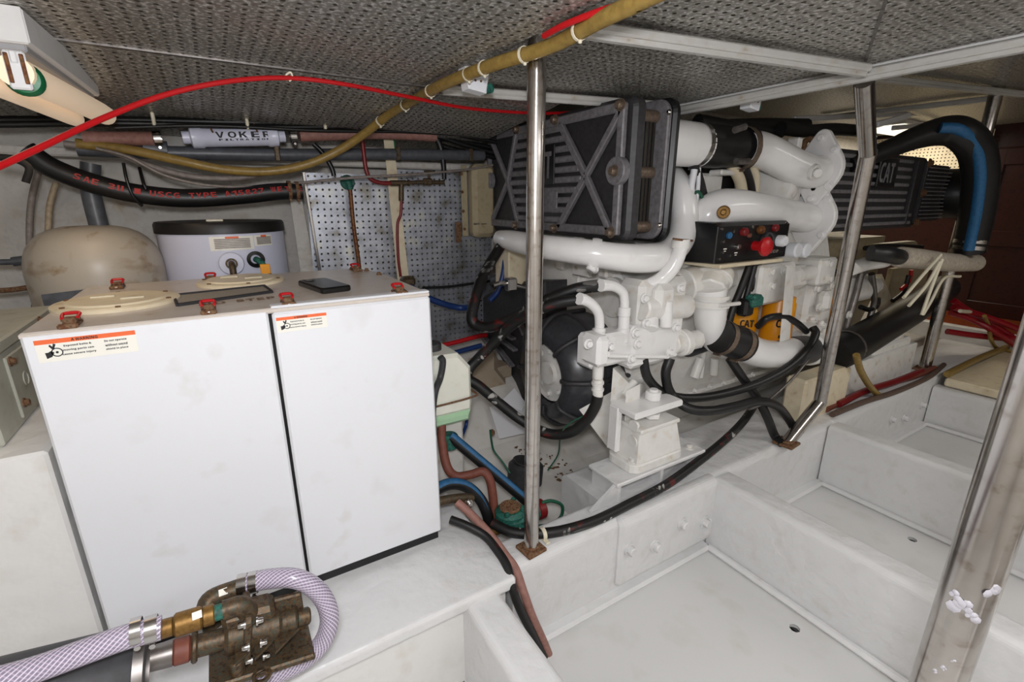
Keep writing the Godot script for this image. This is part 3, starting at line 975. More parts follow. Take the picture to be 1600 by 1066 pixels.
func clamp_ring(t: Node3D, at: Vector3, axis: Vector3, r: float, w := 0.012, m: Material = null) -> void:
	var b := MB.new()
	b.lathe([V2(r, -w / 2), V2(r + 0.0015, -w / 2), V2(r + 0.0015, w / 2), V2(r, w / 2)], at, axis, 24)
	var u := axis.cross(Vector3.BACK).normalized()
	var tn := axis.cross(u).normalized()
	b.cyl(at + u * (r + 0.004) - tn * w * 0.8, at + u * (r + 0.004) + tn * w * 0.8, 0.0045, 8)
	part(t, "hose_clamp", b, m if m else M.chrome, "steel worm clamp")

func cable_tie(t: Node3D, at: Vector3, axis: Vector3, r: float) -> void:
	var b := MB.new()
	b.lathe([V2(r, -0.003), V2(r + 0.002, -0.003), V2(r + 0.002, 0.003), V2(r, 0.003)], at, axis, 14)
	b.box(at + V(0, -r - 0.003, 0.004), V(0.007, 0.007, 0.007), 0.002)
	part(t, "cable_tie", b, M.tie, "cream cable tie")

func wrap_text(b: MB, s: String, pts: Array, r: float, start: float, step: float, h: float, side: Vector3) -> void:   # one letter after another along a curved hose
	var cu := Curve3D.new()
	for i in pts.size():
		var tan: Vector3 = (pts[mini(i + 1, pts.size() - 1)] - pts[maxi(i - 1, 0)]) / 6.0
		cu.add_point(pts[i], -tan, tan)
	for i in s.length():
		if s[i] == " ":
			continue
		var p := cu.sample_baked(start + step * i, true)
		var q := cu.sample_baked(start + step * i + 0.01, true)
		var X := (q - p).normalized()
		var D := (side - X * side.dot(X)).normalized()
		b.text(s[i], p + D * (r + 0.0004), X, D.cross(X), step * 0.78, h, 0.001)

func build_back_wall() -> void:
	var b := MB.new()
	# perforated aluminium wall sheets
	var p := 0.0254
	b.perf(V(0.315, 0.50, -2.10), V(p, 0, 0), V(0.0006, p, 0), 14, 24, 0.0045, Vector3.BACK)
	one("perforated_wall_sheet", b, M.aluwall, "stained perforated aluminium sheet between the water heater and the white stanchion", "wall sheet", "", "structure")
	b = MB.new()
	b.perf(V(0.69, 0.17, -2.12), V(p, 0, 0), V(0, p, 0), 19, 38, 0.0045, Vector3.BACK)
	one("perforated_wall_sheet", b, M.aluwall, "wide perforated aluminium sheet beside the beige expansion bottle", "wall sheet", "", "structure")
	b = MB.new()
	b.bar(V(0.324,1.112,-2.085), V(0.343,0.721,-2.085), 0.012, 0.006, Vector3.BACK, 0.002)
	one("trim_edge", b, M.chrome, "bright aluminium edge strip of the narrow perforated sheet", "trim", "", "structure")
	# stanchion and ribs
	var t := thing("stanchion", "cream painted square wall stanchion with one green side", "stanchion")
	b = MB.new()
	b.hexa([V(0.64,1.297,-2.06),V(0.68,1.3,-2.06),V(0.714,0.639,-2.06),V(0.661,0.644,-2.06),V(0.652,1.303,-2.1),V(0.693,1.306,-2.1),V(0.728,0.632,-2.1),V(0.673,0.637,-2.1)])
	part(t, "stanchion_bar", b, M.cream)
	b = MB.new()
	b.hexa([V(0.681,1.296,-2.065),V(0.692,1.297,-2.065),V(0.69,1.198,-2.065),V(0.682,1.198,-2.065),V(0.692,1.301,-2.1),V(0.703,1.302,-2.1),V(0.702,1.202,-2.1),V(0.693,1.201,-2.1)])
	part(t, "green_strip", b, M.greencap)
	b = MB.new()
	b.hexa([V(0.268,1.025,-2.12),V(0.311,1.037,-2.12),V(0.329,0.718,-2.12),V(0.274,0.722,-2.12),V(0.28,1.026,-2.22),V(0.326,1.039,-2.22),V(0.344,0.705,-2.22),V(0.287,0.709,-2.22)])
	one("wall_rib", b, M.wallpaint, "dull white wall rib between heater and perforated sheet", "rib", "", "structure")
	b = MB.new()
	b.box(V(0.25, 1.155, -2.20), V(2.4, 0.03, 0.12), 0.006)
	one("wall_shelf", b, M.wallpaint, "white ledge along the hull side under the grey pipe", "ledge", "", "structure")
	# grey drain pipe and filter line under the roof
	t = thing("grey_pipe", "grey plastic drain pipe running along the hull side under the filter", "pipe")
	b = MB.new()
	b.tube([V(-0.325,1.156,-2.02),V(-0.135,1.154,-2.02),V(-0.03,1.156,-2.02),V(0.268,1.165,-2.02),V(0.627,1.184,-2.02),V(1.081,1.2,-2.02)], 0.022, 16)
	part(t, "pipe_run", b, M.greypipe)
	b = MB.new()
	b.tube([V(-0.158,1.165,-2.02),V(-0.096,1.16,-2.02)], 0.030, 18)
	part(t, "socket", b, M.greypipe)
	b = MB.new()
	b.tube([V(-0.302,1.115,-2.03),V(-0.318,1.029,-2.03),V(-0.318,0.915,-2.03)], 0.026, 16)
	part(t, "down_pipe", b, M.greypipe)
	for q in [V(0.23,1.166,-2.02), V(0.68,1.187,-2.02), V(1.01,1.197,-2.02)]:
		b = MB.new()
		b.box(q + V(0, 0.0, 0.02), V(0.018, 0.052, 0.012), 0.003)
		part(t, "pipe_bracket", b, M.bronze)
	t = thing("filter_canister", "white plastic filter cylinder with black lettering in a ribbed hose line", "filter")
	var fa: Vector3 = V(-0.048,1.202,-2)
	var fb: Vector3 = V(0.262,1.226,-2)
	var fd := (fb - fa).normalized()
	b = MB.new()
	var fl := fa.distance_to(fb)
	b.lathe([V2(0.0, 0), V2(0.020, 0), V2(0.020, 0.02), V2(0.034, 0.025), V2(0.035, 0.055), V2(0.031, 0.06), V2(0.031, fl - 0.06), V2(0.035, fl - 0.055), V2(0.034, fl - 0.025), V2(0.020, fl - 0.02), V2(0.020, fl), V2(0, fl)], fa, fd, 28)
	part(t, "cylinder", b, M.heater)
	b = MB.new()
	var side := V(-0.1, 0.12, 1).normalized()
	wrap_text(b, "VOKER", [fa, (fa + fb) / 2, fb], 0.031, fl * 0.36, 0.032, 0.019, side)
	wrap_text(b, "FILTRATION", [fa, (fa + fb) / 2, fb], 0.031, fl * 0.36, 0.0145, 0.006, (side + V(0, -0.5, 0)).normalized())
	part(t, "lettering", b, M.ink, "black capital lettering")
	for q in [0.27, 0.70]:
		b = MB.new()
		var c := fa.lerp(fb, q)
		b.tube([c + V(0, 0.05, 0.0), c + V(0.0, 0.028, 0.02), c + V(0.004, 0.012, 0.034)], 0.003, 6)
		part(t, "wire_hook", b, M.rust)
	b = MB.new()
	b.tube([V(-0.301,1.185,-2),V(-0.24,1.186,-2),V(-0.184,1.19,-2),V(-0.127,1.193,-2)], 0.021, 16, 6, true, 0.0018, 0.006)
	var h1 := part(t, "ribbed_hose", b, M.pinkhose, "ribbed clear brown hose")
	clamp_ring(t, V(-0.115,1.194,-2), fd, 0.023, 0.02)
	b = MB.new()
	b.tube([V(0.312,1.231,-2),V(0.43,1.243,-2),V(0.576,1.257,-2),V(0.732,1.263,-2),V(0.844,1.263,-2)], 0.021, 16, 6, true, 0.0018, 0.006)
	part(t, "ribbed_hose", b, M.pinkhose, "ribbed clear brown hose")
	clamp_ring(t, V(0.29,1.228,-2), fd, 0.023, 0.02)
	# cable bunch under the edge of the roof
	var n := 0
	for q in [[188, 192, 196, 0.012, "thick"], [193, 199, 208, 0.009, "middle"], [184, 188, 190, 0.008, "upper"], [199, 204, 203, 0.006, "thin"]]:
		var y0: float = q[0] * 1.0
		var pts := []
		var raw: Array = [[V(-0.487,1.22,-2),V(-0.215,1.241,-2),V(0.216,1.267,-2),V(0.629,1.294,-2),V(1.121,1.304,-2)], [V(-0.485,1.206,-1.98),V(-0.183,1.232,-1.98),V(0.212,1.25,-1.98),V(0.726,1.284,-1.98),V(1.125,1.255,-1.98)], [V(-0.396,1.245,-2.03),V(-0.185,1.251,-2.03),V(0.22,1.279,-2.03),V(0.746,1.311,-2.03),V(1.154,1.348,-2.03)], [V(-0.214,1.215,-1.96),V(0.038,1.239,-1.96),V(0.378,1.248,-1.96),V(0.718,1.267,-1.96),V(1.114,1.273,-1.96)]][n]
		hose("roof_cable", raw, q[3], M.wire, "%s black cable strung along the hull side under the roof edge" % q[4], "cable", "", 8)
		n += 1
	var clips: Array = [V(-0.115,1.247,-1.97),V(0.145,1.256,-1.97),V(0.398,1.275,-1.97),V(0.867,1.303,-1.97),V(1.143,1.365,-1.97)]
	for k in 5:
		b = MB.new()
		b.box(clips[k], V(0.010, 0.042, 0.03), 0.003)
		one("cable_clip", b, M.tie, "small cream cable clip under the roof edge, " + ["above the ribbed hose end by the lamp", "above the lettering of the white filter", "above the olive hose crossing", "above the beige expansion bottle", "above the black finned cooler"][k], "clip", "cable clips under the roof")
	# red hose
	t = thing("red_hose", "bright red hose sagging across under the metal ceiling", "hose")
	b = MB.new()
	b.tube([V(-0.342,0.964,-0.8),V(-0.319,1.003,-0.95),V(-0.282,1.041,-1.05),V(-0.229,1.084,-1.12),V(-0.147,1.146,-1.2),V(-0.044,1.205,-1.25),V(0.074,1.248,-1.28),V(0.197,1.274,-1.31),V(0.328,1.279,-1.33),V(0.519,1.281,-1.4),V(0.77,1.288,-1.5),V(1.118,1.313,-1.56),V(1.468,1.365,-1.6)], 0.0052, 12)
	part(t, "tube", b, M.red)
	b = MB.new()
	b.tube([V(0.191,1.268,-1.31),V(0.191,1.279,-1.31),V(0.201,1.286,-1.31),V(0.204,1.276,-1.31),V(0.196,1.267,-1.31)], 0.0025, 6)
	part(t, "tie_loop", b, M.tie, "cream tie loop")
	# olive hose
	t = thing("olive_hose", "olive yellow hose tied along the ceiling panel edge", "hose")
	var op: Array = [V(0.62, 1.302, 1.0), V(0.62, 1.302, 0.2)] + [V(0.619,1.302,-0.556),V(0.622,1.302,-0.633),V(0.622,1.302,-0.722),V(0.633,1.302,-0.888),V(0.598,1.302,-1.08),V(0.578,1.302,-1.312),V(0.584,1.302,-1.523),V(0.566,1.288,-1.72),V(0.507,1.235,-1.84),V(0.425,1.179,-1.9),V(0.314,1.128,-1.92),V(0.188,1.101,-1.93),V(0.054,1.104,-1.95),V(-0.067,1.128,-1.96),V(-0.196,1.156,-1.98),V(-0.319,1.169,-2)]
	b = MB.new()
	b.tube(op, 0.0145, 14)
	part(t, "tube", b, M.tan)
	for i in [4, 5, 6, 7, 8, 9]:
		cable_tie(t, op[i].lerp(op[i + 1], 0.4), op[i + 1] - op[i], 0.0150)
	cable_tie(t, op[6].lerp(op[7], 0.1), op[7] - op[6], 0.0150)
	hose("red_wire", [V(0.59, 1.312, 1.0)] + [V(0.632,1.312,-0.574),V(0.63,1.312,-0.656),V(0.613,1.312,-0.729),V(0.603,1.312,-0.807),V(0.606,1.312,-0.872)], 0.006, M.red, "red wire beside the olive hose at the ceiling edge", "wire", "", 8)
	# more hoses on the hull side
	hose("beige_hose", [V(-0.349,1.166,-2),V(-0.247,1.153,-2),V(-0.157,1.113,-2),V(-0.041,1.081,-2),V(0.091,1.08,-2),V(0.238,1.112,-2),V(0.306,1.137,-2)], 0.010, M.greyhose, "dull grey hose hanging below the olive hose")
	hose("grey_cable", [V(-0.272,1.155,-1.97),V(-0.199,1.134,-1.97),V(-0.11,1.08,-1.97),V(0.01,1.052,-1.97),V(0.185,1.051,-1.97),V(0.315,1.069,-1.97),V(0.504,1.091,-1.97),V(0.711,1.106,-1.97),V(1.004,1.138,-2.03),V(1.135,1.162,-2.03)], 0.005, M.greyhose, "thin grey cable looping across the perforated sheets", "cable", "", 8)
	t = thing("black_exhaust_hose", "thick black rubber hose with red print above the tanks", "hose")
	var bh: Array = [V(-0.433,1.142,-1.98),V(-0.388,1.097,-1.98),V(-0.308,1.057,-1.98),V(-0.204,1.026,-1.98),V(-0.07,1.011,-1.98),V(0.081,1.02,-1.98),V(0.205,1.034,-1.98),V(0.295,1.037,-1.98)]
	b = MB.new()
	b.tube(bh, 0.030, 18)
	part(t, "tube", b, M.rubber)
	b = MB.new()
	wrap_text(b, "SAE 3\" - USCG TYPE A15827 WET EXHAUST", bh, 0.030, 0.13, 0.0205, 0.017, V(-0.15, 0.28, 1).normalized())
	part(t, "red_print", b, M.redink, "red printed lettering")
	for q in [V(0.251,1.041,-1.97),V(0.277,1.039,-1.97)]:
		clamp_ring(t, q, Vector3.RIGHT, 0.0305, 0.012, M.rust)
	for k in 2:
		b = MB.new()
		b.tube([[V(-0.213,1.114,-1.96),V(-0.212,1.067,-1.945),V(-0.206,1.02,-1.945),V(-0.189,0.987,-1.96)], [V(-0.178,1.104,-1.99),V(-0.173,1.059,-1.955),V(-0.169,1.037,-1.95)]][k], 0.005, 6)
		one("hanging_strap", b, M.black, ["long black strap slung under the thick black hose", "short black strap over the thick black hose"][k], "strap")
	hose("conduit_hose", [V(-0.438,1.102,-2.1),V(-0.475,1.01,-2.1),V(-0.501,0.913,-2.1),V(-0.523,0.794,-2.1),V(-0.534,0.691,-2.1),V(-0.558,0.63,-2.1)], 0.009, M.greyhose, "grey hose climbing the hull side beside the beige tank")
	hose("conduit_hose", [V(-0.404,1.058,-2.08),V(-0.433,0.991,-2.08),V(-0.453,0.913,-2.08),V(-0.457,0.889,-2.08)], 0.0085, M.beigehose, "cream hose dropping behind the beige tank top")
	b = MB.new()
	b.tube([V(-0.574,0.828,-2),V(-0.533,0.827,-2),V(-0.521,0.829,-2)], 0.009, 10)
	b.tube([V(-0.533,0.827,-2),V(-0.496,0.831,-2)], 0.014, 12)
	one("pipe_stub", b, M.greypipe, "short grey pipe joint entering the beige tank side", "pipe")
	hose("rusty_pipe", [V(-0.592,0.744,-2),V(-0.551,0.744,-2),V(-0.504,0.749,-2)], 0.008, M.rust, "thin rusty pipe crossing behind the grey bolted box", "pipe")
	hose("brown_cable", [V(-0.432,1.104,-1.7),V(-0.399,1.101,-1.7),V(-0.375,1.082,-1.7),V(-0.388,1.046,-1.7)], 0.008, M.dark, "dark cable end under the lamp tubes", "cable", "", 8)
	# copper pipe on the narrow sheet
	t = thing("copper_pipe", "brown copper pipe with a corroded elbow on the perforated sheet", "pipe")
	b = MB.new()
	b.tube([V(0.492,1.048,-2.07),V(0.492,0.911,-2.07),V(0.5,0.744,-2.07),V(0.499,0.67,-2.07)], 0.0085, 12)
	part(t, "pipe_run", b, M.copper)
	b = MB.new()
	b.tube([V(0.49,1.088,-2.09),V(0.487,1.078,-2.07),V(0.492,1.048,-2.07)], 0.014, 12)
	b.lathe([V2(0, 0.01), V2(0.026, 0.01), V2(0.030, 0)], V(0.491,1.076,-2.1), Vector3.BACK, 16)
	part(t, "wall_elbow", b, M.green, "green corroded wall elbow")
	# red pipe with valve
	t = thing("red_pipe", "dark red pipe bending to a brass valve on the stanchion", "pipe")
	b = MB.new()
	b.tube([V(0.536,1.282,-2),V(0.539,1.204,-2),V(0.544,1.122,-2),V(0.561,1.086,-2),V(0.601,1.073,-2),V(0.644,1.073,-2)], 0.0085, 12)
	part(t, "pipe_run", b, M.darkred)
	b = MB.new()
	b.tube([V(0.638,1.073,-2),V(0.704,1.075,-2)], 0.011, 12)
	b.tube([V(0.712,1.075,-2),V(0.72,1.075,-2)], 0.013, 8)
	b.tube([V(0.748,1.078,-2),V(0.876,1.08,-2)], 0.009, 12)
	b.tube([V(0.684,1.069,-2),V(0.679,1.003,-2)], 0.011, 12)
	b.box(V(0.8,1.081,-2), V(0.038, 0.030, 0.030), 0.006)
	b.cyl(V(0.806,1.097,-2), V(0.811,1.123,-2), 0.006, 8)
	b.box(V(0.811,1.123,-2), V(0.05, 0.008, 0.012), 0.003)
	b.tube([V(0.704,1.075,-2),V(0.754,1.078,-2)], 0.008, 10)
	part(t, "valve_body", b, M.bronze, "dirty brass valve and tee")
	b = MB.new()
	b.tube([V(0.68,1.006,-2),V(0.673,0.949,-2),V(0.656,0.905,-2),V(0.65,0.777,-2),V(0.655,0.689,-2)], 0.006, 10)
	part(t, "drop_pipe", b, M.darkred)
	hose("black_feed_hose", [V(0.742,1.3,-2.02),V(0.819,1.288,-2.02),V(0.866,1.244,-2.02),V(0.883,1.173,-2.02),V(0.886,1.094,-2.02)], [0.012, 0.014, 0.014, 0.012, 0.010], M.rubber, "short black hose dropping to the brass valve")
	for k in 3:
		hose("back_cable", [[V(0.665,1.28,-2.02),V(0.852,1.268,-2.02),V(1.002,1.236,-2.02),V(1.147,1.211,-2.02)], [V(0.639,1.266,-2.04),V(0.92,1.259,-2.04),V(1.159,1.235,-2.04)], [V(0.884,1.231,-2.03),V(0.975,1.214,-2.03),V(1.153,1.196,-2.03)]][k], 0.011, M.wire, ["thick black cable running from the stanchion behind the finned cooler", "black cable above the grey pipe behind the stanchion", "black cable drooping onto the grey pipe end"][k], "cable", "", 8)
	hose("slanting_strap", [V(0.354,1.204,-1.98),V(0.384,1.172,-1.98),V(0.409,1.124,-1.98),V(0.415,1.094,-1.98)], 0.009, M.black, "black strap slanting across the grey pipe", "strap", "", 8)
	# expansion bottle
	t = thing("expansion_bottle", "beige plastic expansion bottle bolted beside the finned black cooler", "bottle")
	b = MB.new()
	b.prism(rr(-0.07, -0.165, 0.05, 0.165, 0.03, 5), V(1.107,1.001,-2.11), Vector3.RIGHT, Vector3.UP, 0.075, 0.02)
	part(t, "bottle_body", b, M.oldplastic)
	b = MB.new()
	b.box(V(1.016,1.001,-2.09), V(0.03, 0.32, 0.006), 0.002)
	part(t, "mounting_flange", b, M.oldplastic)
	var bm := bolt_mesh(0.005, 0.006)
	for q in [V(1.002,1.122,-2.087),V(1.003,1.043,-2.087),V(1.006,0.957,-2.087),V(1.01,0.875,-2.087)]:
		copy(t, "flange_screw", bm, M.rust, facing(q, Vector3.BACK))
	b = MB.new()
	b.text("MAX", V(1.048,0.9,-2.034), Vector3.RIGHT, Vector3.UP, 0.03, 0.008)
	b.box(V(1.086,0.899,-2.034), V(0.03, 0.003, 0.001))
	b.box(V(1.085,0.834,-2.034), V(0.03, 0.003, 0.001))
	part(t, "level_marks", b, M.ink)
	b = MB.new()
	b.hexa([V(0.971,0.908,-2.1),V(0.998,0.907,-2.1),V(0.998,0.815,-2.1),V(0.971,0.81,-2.1),V(0.975,0.908,-2.108),V(1.001,0.907,-2.108),V(1.002,0.814,-2.108),V(0.974,0.81,-2.108)])
	one("rust_patch", b, M.rust, "small rust brown plate on the wide perforated sheet", "plate")
	# white junction boxes under the roof
	for k in 2:
		t = thing("ceiling_sensor", ["small white sensor box hanging by the olive hose", "small white sensor box with green corrosion over the engine"][k], "sensor")
		var c: Vector3 = [V(0.63,1.298,-1.22), V(1.656,1.332,-1.12)][k]
		b = MB.new()
		b.prism([V2(-0.028, -0.022), V2(0.024, -0.028), V2(0.034, 0.030), V2(-0.038, 0.030)], c + V(0, 0, -0.02), Vector3.RIGHT, Vector3.UP, 0.045, 0.004)
		part(t, "sensor_body", b, M.white)
		b = MB.new()
		b.cyl(c + V(0.036, -0.012, -0.012), c + V(0.042, -0.012, 0.012), 0.012, 12)
		part(t, "side_plug", b, M.green)
		for sx in [-0.010, 0.006]:
			b = MB.new()
			b.cyl(c + V(sx, -0.002, 0.025), c + V(sx, -0.002, 0.027), 0.003, 8)
			part(t, "screw", b, M.rust)

func build_pump() -> void:
	# bronze pump on a dark motor, in the near corner of the platform
	var t := thing("bronze_water_pump", "corroded bronze water pump on a dark grey motor", "pump")
	var mz := -0.80
	var ax := (V(-0.223,0.242,-0.86) - V(-0.36,0.285,-0.86)).normalized()
	var b := MB.new()
	var m0: Vector3 = V(-0.51,0.278,-0.86)
	var m1: Vector3 = V(-0.219,0.228,-0.86)
	b.lathe([V2(0, 0), V2(0.075, 0), V2(0.075, m0.distance_to(m1) - 0.006), V2(0.070, m0.distance_to(m1)), V2(0.05, m0.distance_to(m1)), V2(0, m0.distance_to(m1) - 0.004)], m0, m1 - m0, 36)
	part(t, "motor", b, M.rubbergrey, "dark grey motor drum")
	var d := (m1 - m0).normalized()
	b = MB.new()
	b.lathe([V2(0.068, 0), V2(0.077, 0), V2(0.077, 0.014), V2(0.068, 0.014), V2(0.068, 0)], m1 - d * 0.008, d, 36)
	part(t, "motor_end_ring", b, M.stand)
	# shaft coupling and pump body
	var s0: Vector3 = V(-0.199,0.262,-0.84)
	var s1: Vector3 = V(-0.143,0.251,-0.84)
	b = MB.new()
	b.lathe([V2(0, 0), V2(0.020, 0), V2(0.021, 0.03), V2(0.0, 0.03)], s0, d, 18)
	part(t, "shaft_collar", b, M.stand)
	b = MB.new()
	b.cyl(s0 + d * 0.030, s0 + d * 0.056, 0.0215, 18, 0.003)
	part(t, "shaft_seal", b, M.brownhose, "red brown shaft seal")
	b = MB.new()
	b.cyl(s0 + d * 0.056, s0 + d * 0.066, 0.026, 18, 0.003)
	b.cyl(s0 + d * 0.060, s0 + d * 0.110, 0.019, 18, 0.003)
	part(t, "bearing_neck", b, M.bronze)
	b = MB.new()
	var pc := s0 + d * 0.150
	b.prism(rr(-0.042, -0.034, 0.042, 0.062, 0.014, 4), pc - d * 0.004, V(0, 0, 1).cross(d).cross(d).normalized() * -1.0, Vector3.UP.slide(d).normalized(), 0.012, 0.002)
	b.cyl(pc - d * 0.045, pc + d * 0.048, 0.030, 20, 0.006)
	b.cyl(pc + d * 0.040, pc + d * 0.075, 0.022, 18, 0.004)
	b.cyl(pc + d * 0.075, pc + d * 0.100, 0.016, 16, 0.003)
	b.box(pc + V(0, 0.042, -0.005), V(0.085, 0.030, 0.05), 0.008, Basis(d, Vector3.UP, d.cross(Vector3.UP)))
	part(t, "pump_body", b, M.bronze)
	for q in [[-0.03, 0.0], [0.0, 0.012], [0.032, 0.0]]:
		b = MB.new()
		b.prism([V2(0, 0), V2(0.045, 0), V2(0, 0.04)], pc + V(0, -0.005, 0.02) + d * q[0], d, V(0, 0, 1), 0.006, 0.001)
		part(t, "web_rib", b, M.bronze)
	var bm := bolt_mesh(0.0055, 0.012)
	for q in [V(0, 0.05, 0.035), V(0, -0.028, 0.038), V(0, 0.01, 0.045)]:
		copy(t, "pump_bolt", bm, M.chrome, facing(pc + q + d * 0.01, d))
		copy(t, "pump_bolt", bm, M.chrome, facing(pc + q - d * 0.006, -d))
	b = MB.new()
	b.box(pc + V(0.01, -0.052, 0.01), V(0.17, 0.014, 0.09), 0.003, Basis(d, Vector3.UP, d.cross(Vector3.UP)))
	b.box(pc + V(0.065, -0.005, -0.01) , V(0.05, 0.09, 0.012), 0.003, Basis(d, Vector3.UP, d.cross(Vector3.UP)))
	part(t, "mounting_plate", b, M.bronze, "corroded mounting plate")
	b = MB.new()
	b.cyl(pc + V(-0.03, -0.045, 0.04), pc + V(-0.03, -0.010, 0.04), 0.012, 12, 0.003)
	b.lathe([V2(0.010, 0), V2(0.016, 0), V2(0.016, 0.006), V2(0.010, 0.006)], pc + V(0.005, -0.045, 0.065), Vector3.UP, 16)
	part(t, "drain_plug", b, M.bronze)
	# upper fittings
	var u0: Vector3 = V(-0.177,0.32,-0.83)
	var u1: Vector3 = V(-0.064,0.309,-0.83)
	var ud := (u1 - u0).normalized()
	b = MB.new()
	b.cyl(u0, u0 + ud * 0.02, 0.015, 8, 0.002)
	b.cyl(u0 + ud * 0.02, u0 + ud * 0.060, 0.019, 16, 0.003)
	b.cyl(u0 + ud * 0.060, u0 + ud * 0.078, 0.017, 8, 0.002)
	part(t, "check_valve", b, M.brass, "yellow brass check valve")
	b = MB.new()
	b.cyl(u0 + ud * 0.078, u0 + ud * 0.092, 0.0135, 14)
	part(t, "thread_nipple", b, M.green)
	b = MB.new()
	b.tube([u0 + ud * 0.090, u0 + ud * 0.115, u0 + ud * 0.125 + V(0, -0.014, 0), u0 + ud * 0.125 + V(0, -0.035, 0)], 0.017, 14)
	part(t, "pipe_elbow", b, M.bronze)
	var w0: Vector3 = V(-0.111,0.284,-0.9)
	var w1: Vector3 = V(-0.058,0.29,-0.9)
	b = MB.new()
	b.tube([w0 + V(0, -0.04, 0.02), w0 + V(-0.004, -0.01, 0.01), w0 + V(0.004, 0.004, 0), w1], 0.018, 14)
	part(t, "pipe_elbow", b, M.bronze)
	for q in [[w0.lerp(w1, 0.45), w1 - w0], [u0 + ud * 0.055, ud]]:
		b = MB.new()
		b.box(q[0] + V(0, 0.016, 0.0105), V(0.014, 0.012, 0.001), 0.0, Basis(Vector3.RIGHT, -0.9))
		part(t, "paper_tag", b, M.sticker)
	var hp: Array = [V(-0.508,0.394,-0.8),V(-0.43,0.374,-0.8),V(-0.362,0.361,-0.8),V(-0.311,0.355,-0.8),V(-0.254,0.355,-0.8),V(-0.208,0.354,-0.8),V(-0.167,0.348,-0.8)]
	var hq: Array = [V(-0.055,0.295,-0.9),V(-0.011,0.295,-0.89),V(0.037,0.287,-0.87),V(0.072,0.242,-0.86),V(0.082,0.185,-0.85),V(0.061,0.136,-0.845),V(0.016,0.118,-0.84),V(-0.044,0.127,-0.83),V(-0.093,0.124,-0.82),V(-0.2,0.165,-0.8),V(-0.329,0.248,-0.78)]
	var ht := thing("clear_braided_hose", "clear braided hose ending at the pump check valve", "hose")
	b = MB.new(); b.tube(hp, 0.0185, 20, 8)
	part(ht, "tube", b, M.braid)
	clamp_ring(ht, hp[6] - V(0.012, -0.004, 0), ud, 0.0190, 0.016)
	clamp_ring(ht, hp[6] - V(0.030, -0.010, 0), ud, 0.0190, 0.014)
	ht = thing("clear_braided_hose", "clear braided hose looping out over the platform edge", "hose")
	b = MB.new(); b.tube(hq, 0.0185, 20, 8)
	part(ht, "tube", b, M.braid)
	clamp_ring(ht, hq[0], hq[1] - hq[0], 0.0190, 0.016)
	clamp_ring(ht, hq[0].lerp(hq[1], 0.4), hq[1] - hq[0], 0.0190, 0.014)

func span(b: MB, p: Vector3, q: Vector3, deep: float, bev := 0.006) -> void:   # box between two opposite corners of its near side, going back by deep
	b.box(V((p.x + q.x) / 2, (p.y + q.y) / 2, (p.z + q.z) / 2 - deep / 2), V(absf(p.x - q.x), absf(p.y - q.y), deep), bev)

func bolts(t: Node3D, called: String, pts: Array, r: float, h: float, m: Material, dir: Vector3) -> void:
	var bm := bolt_mesh(r, h)
	for q in pts:
		copy(t, called, bm, m, facing(q, dir))

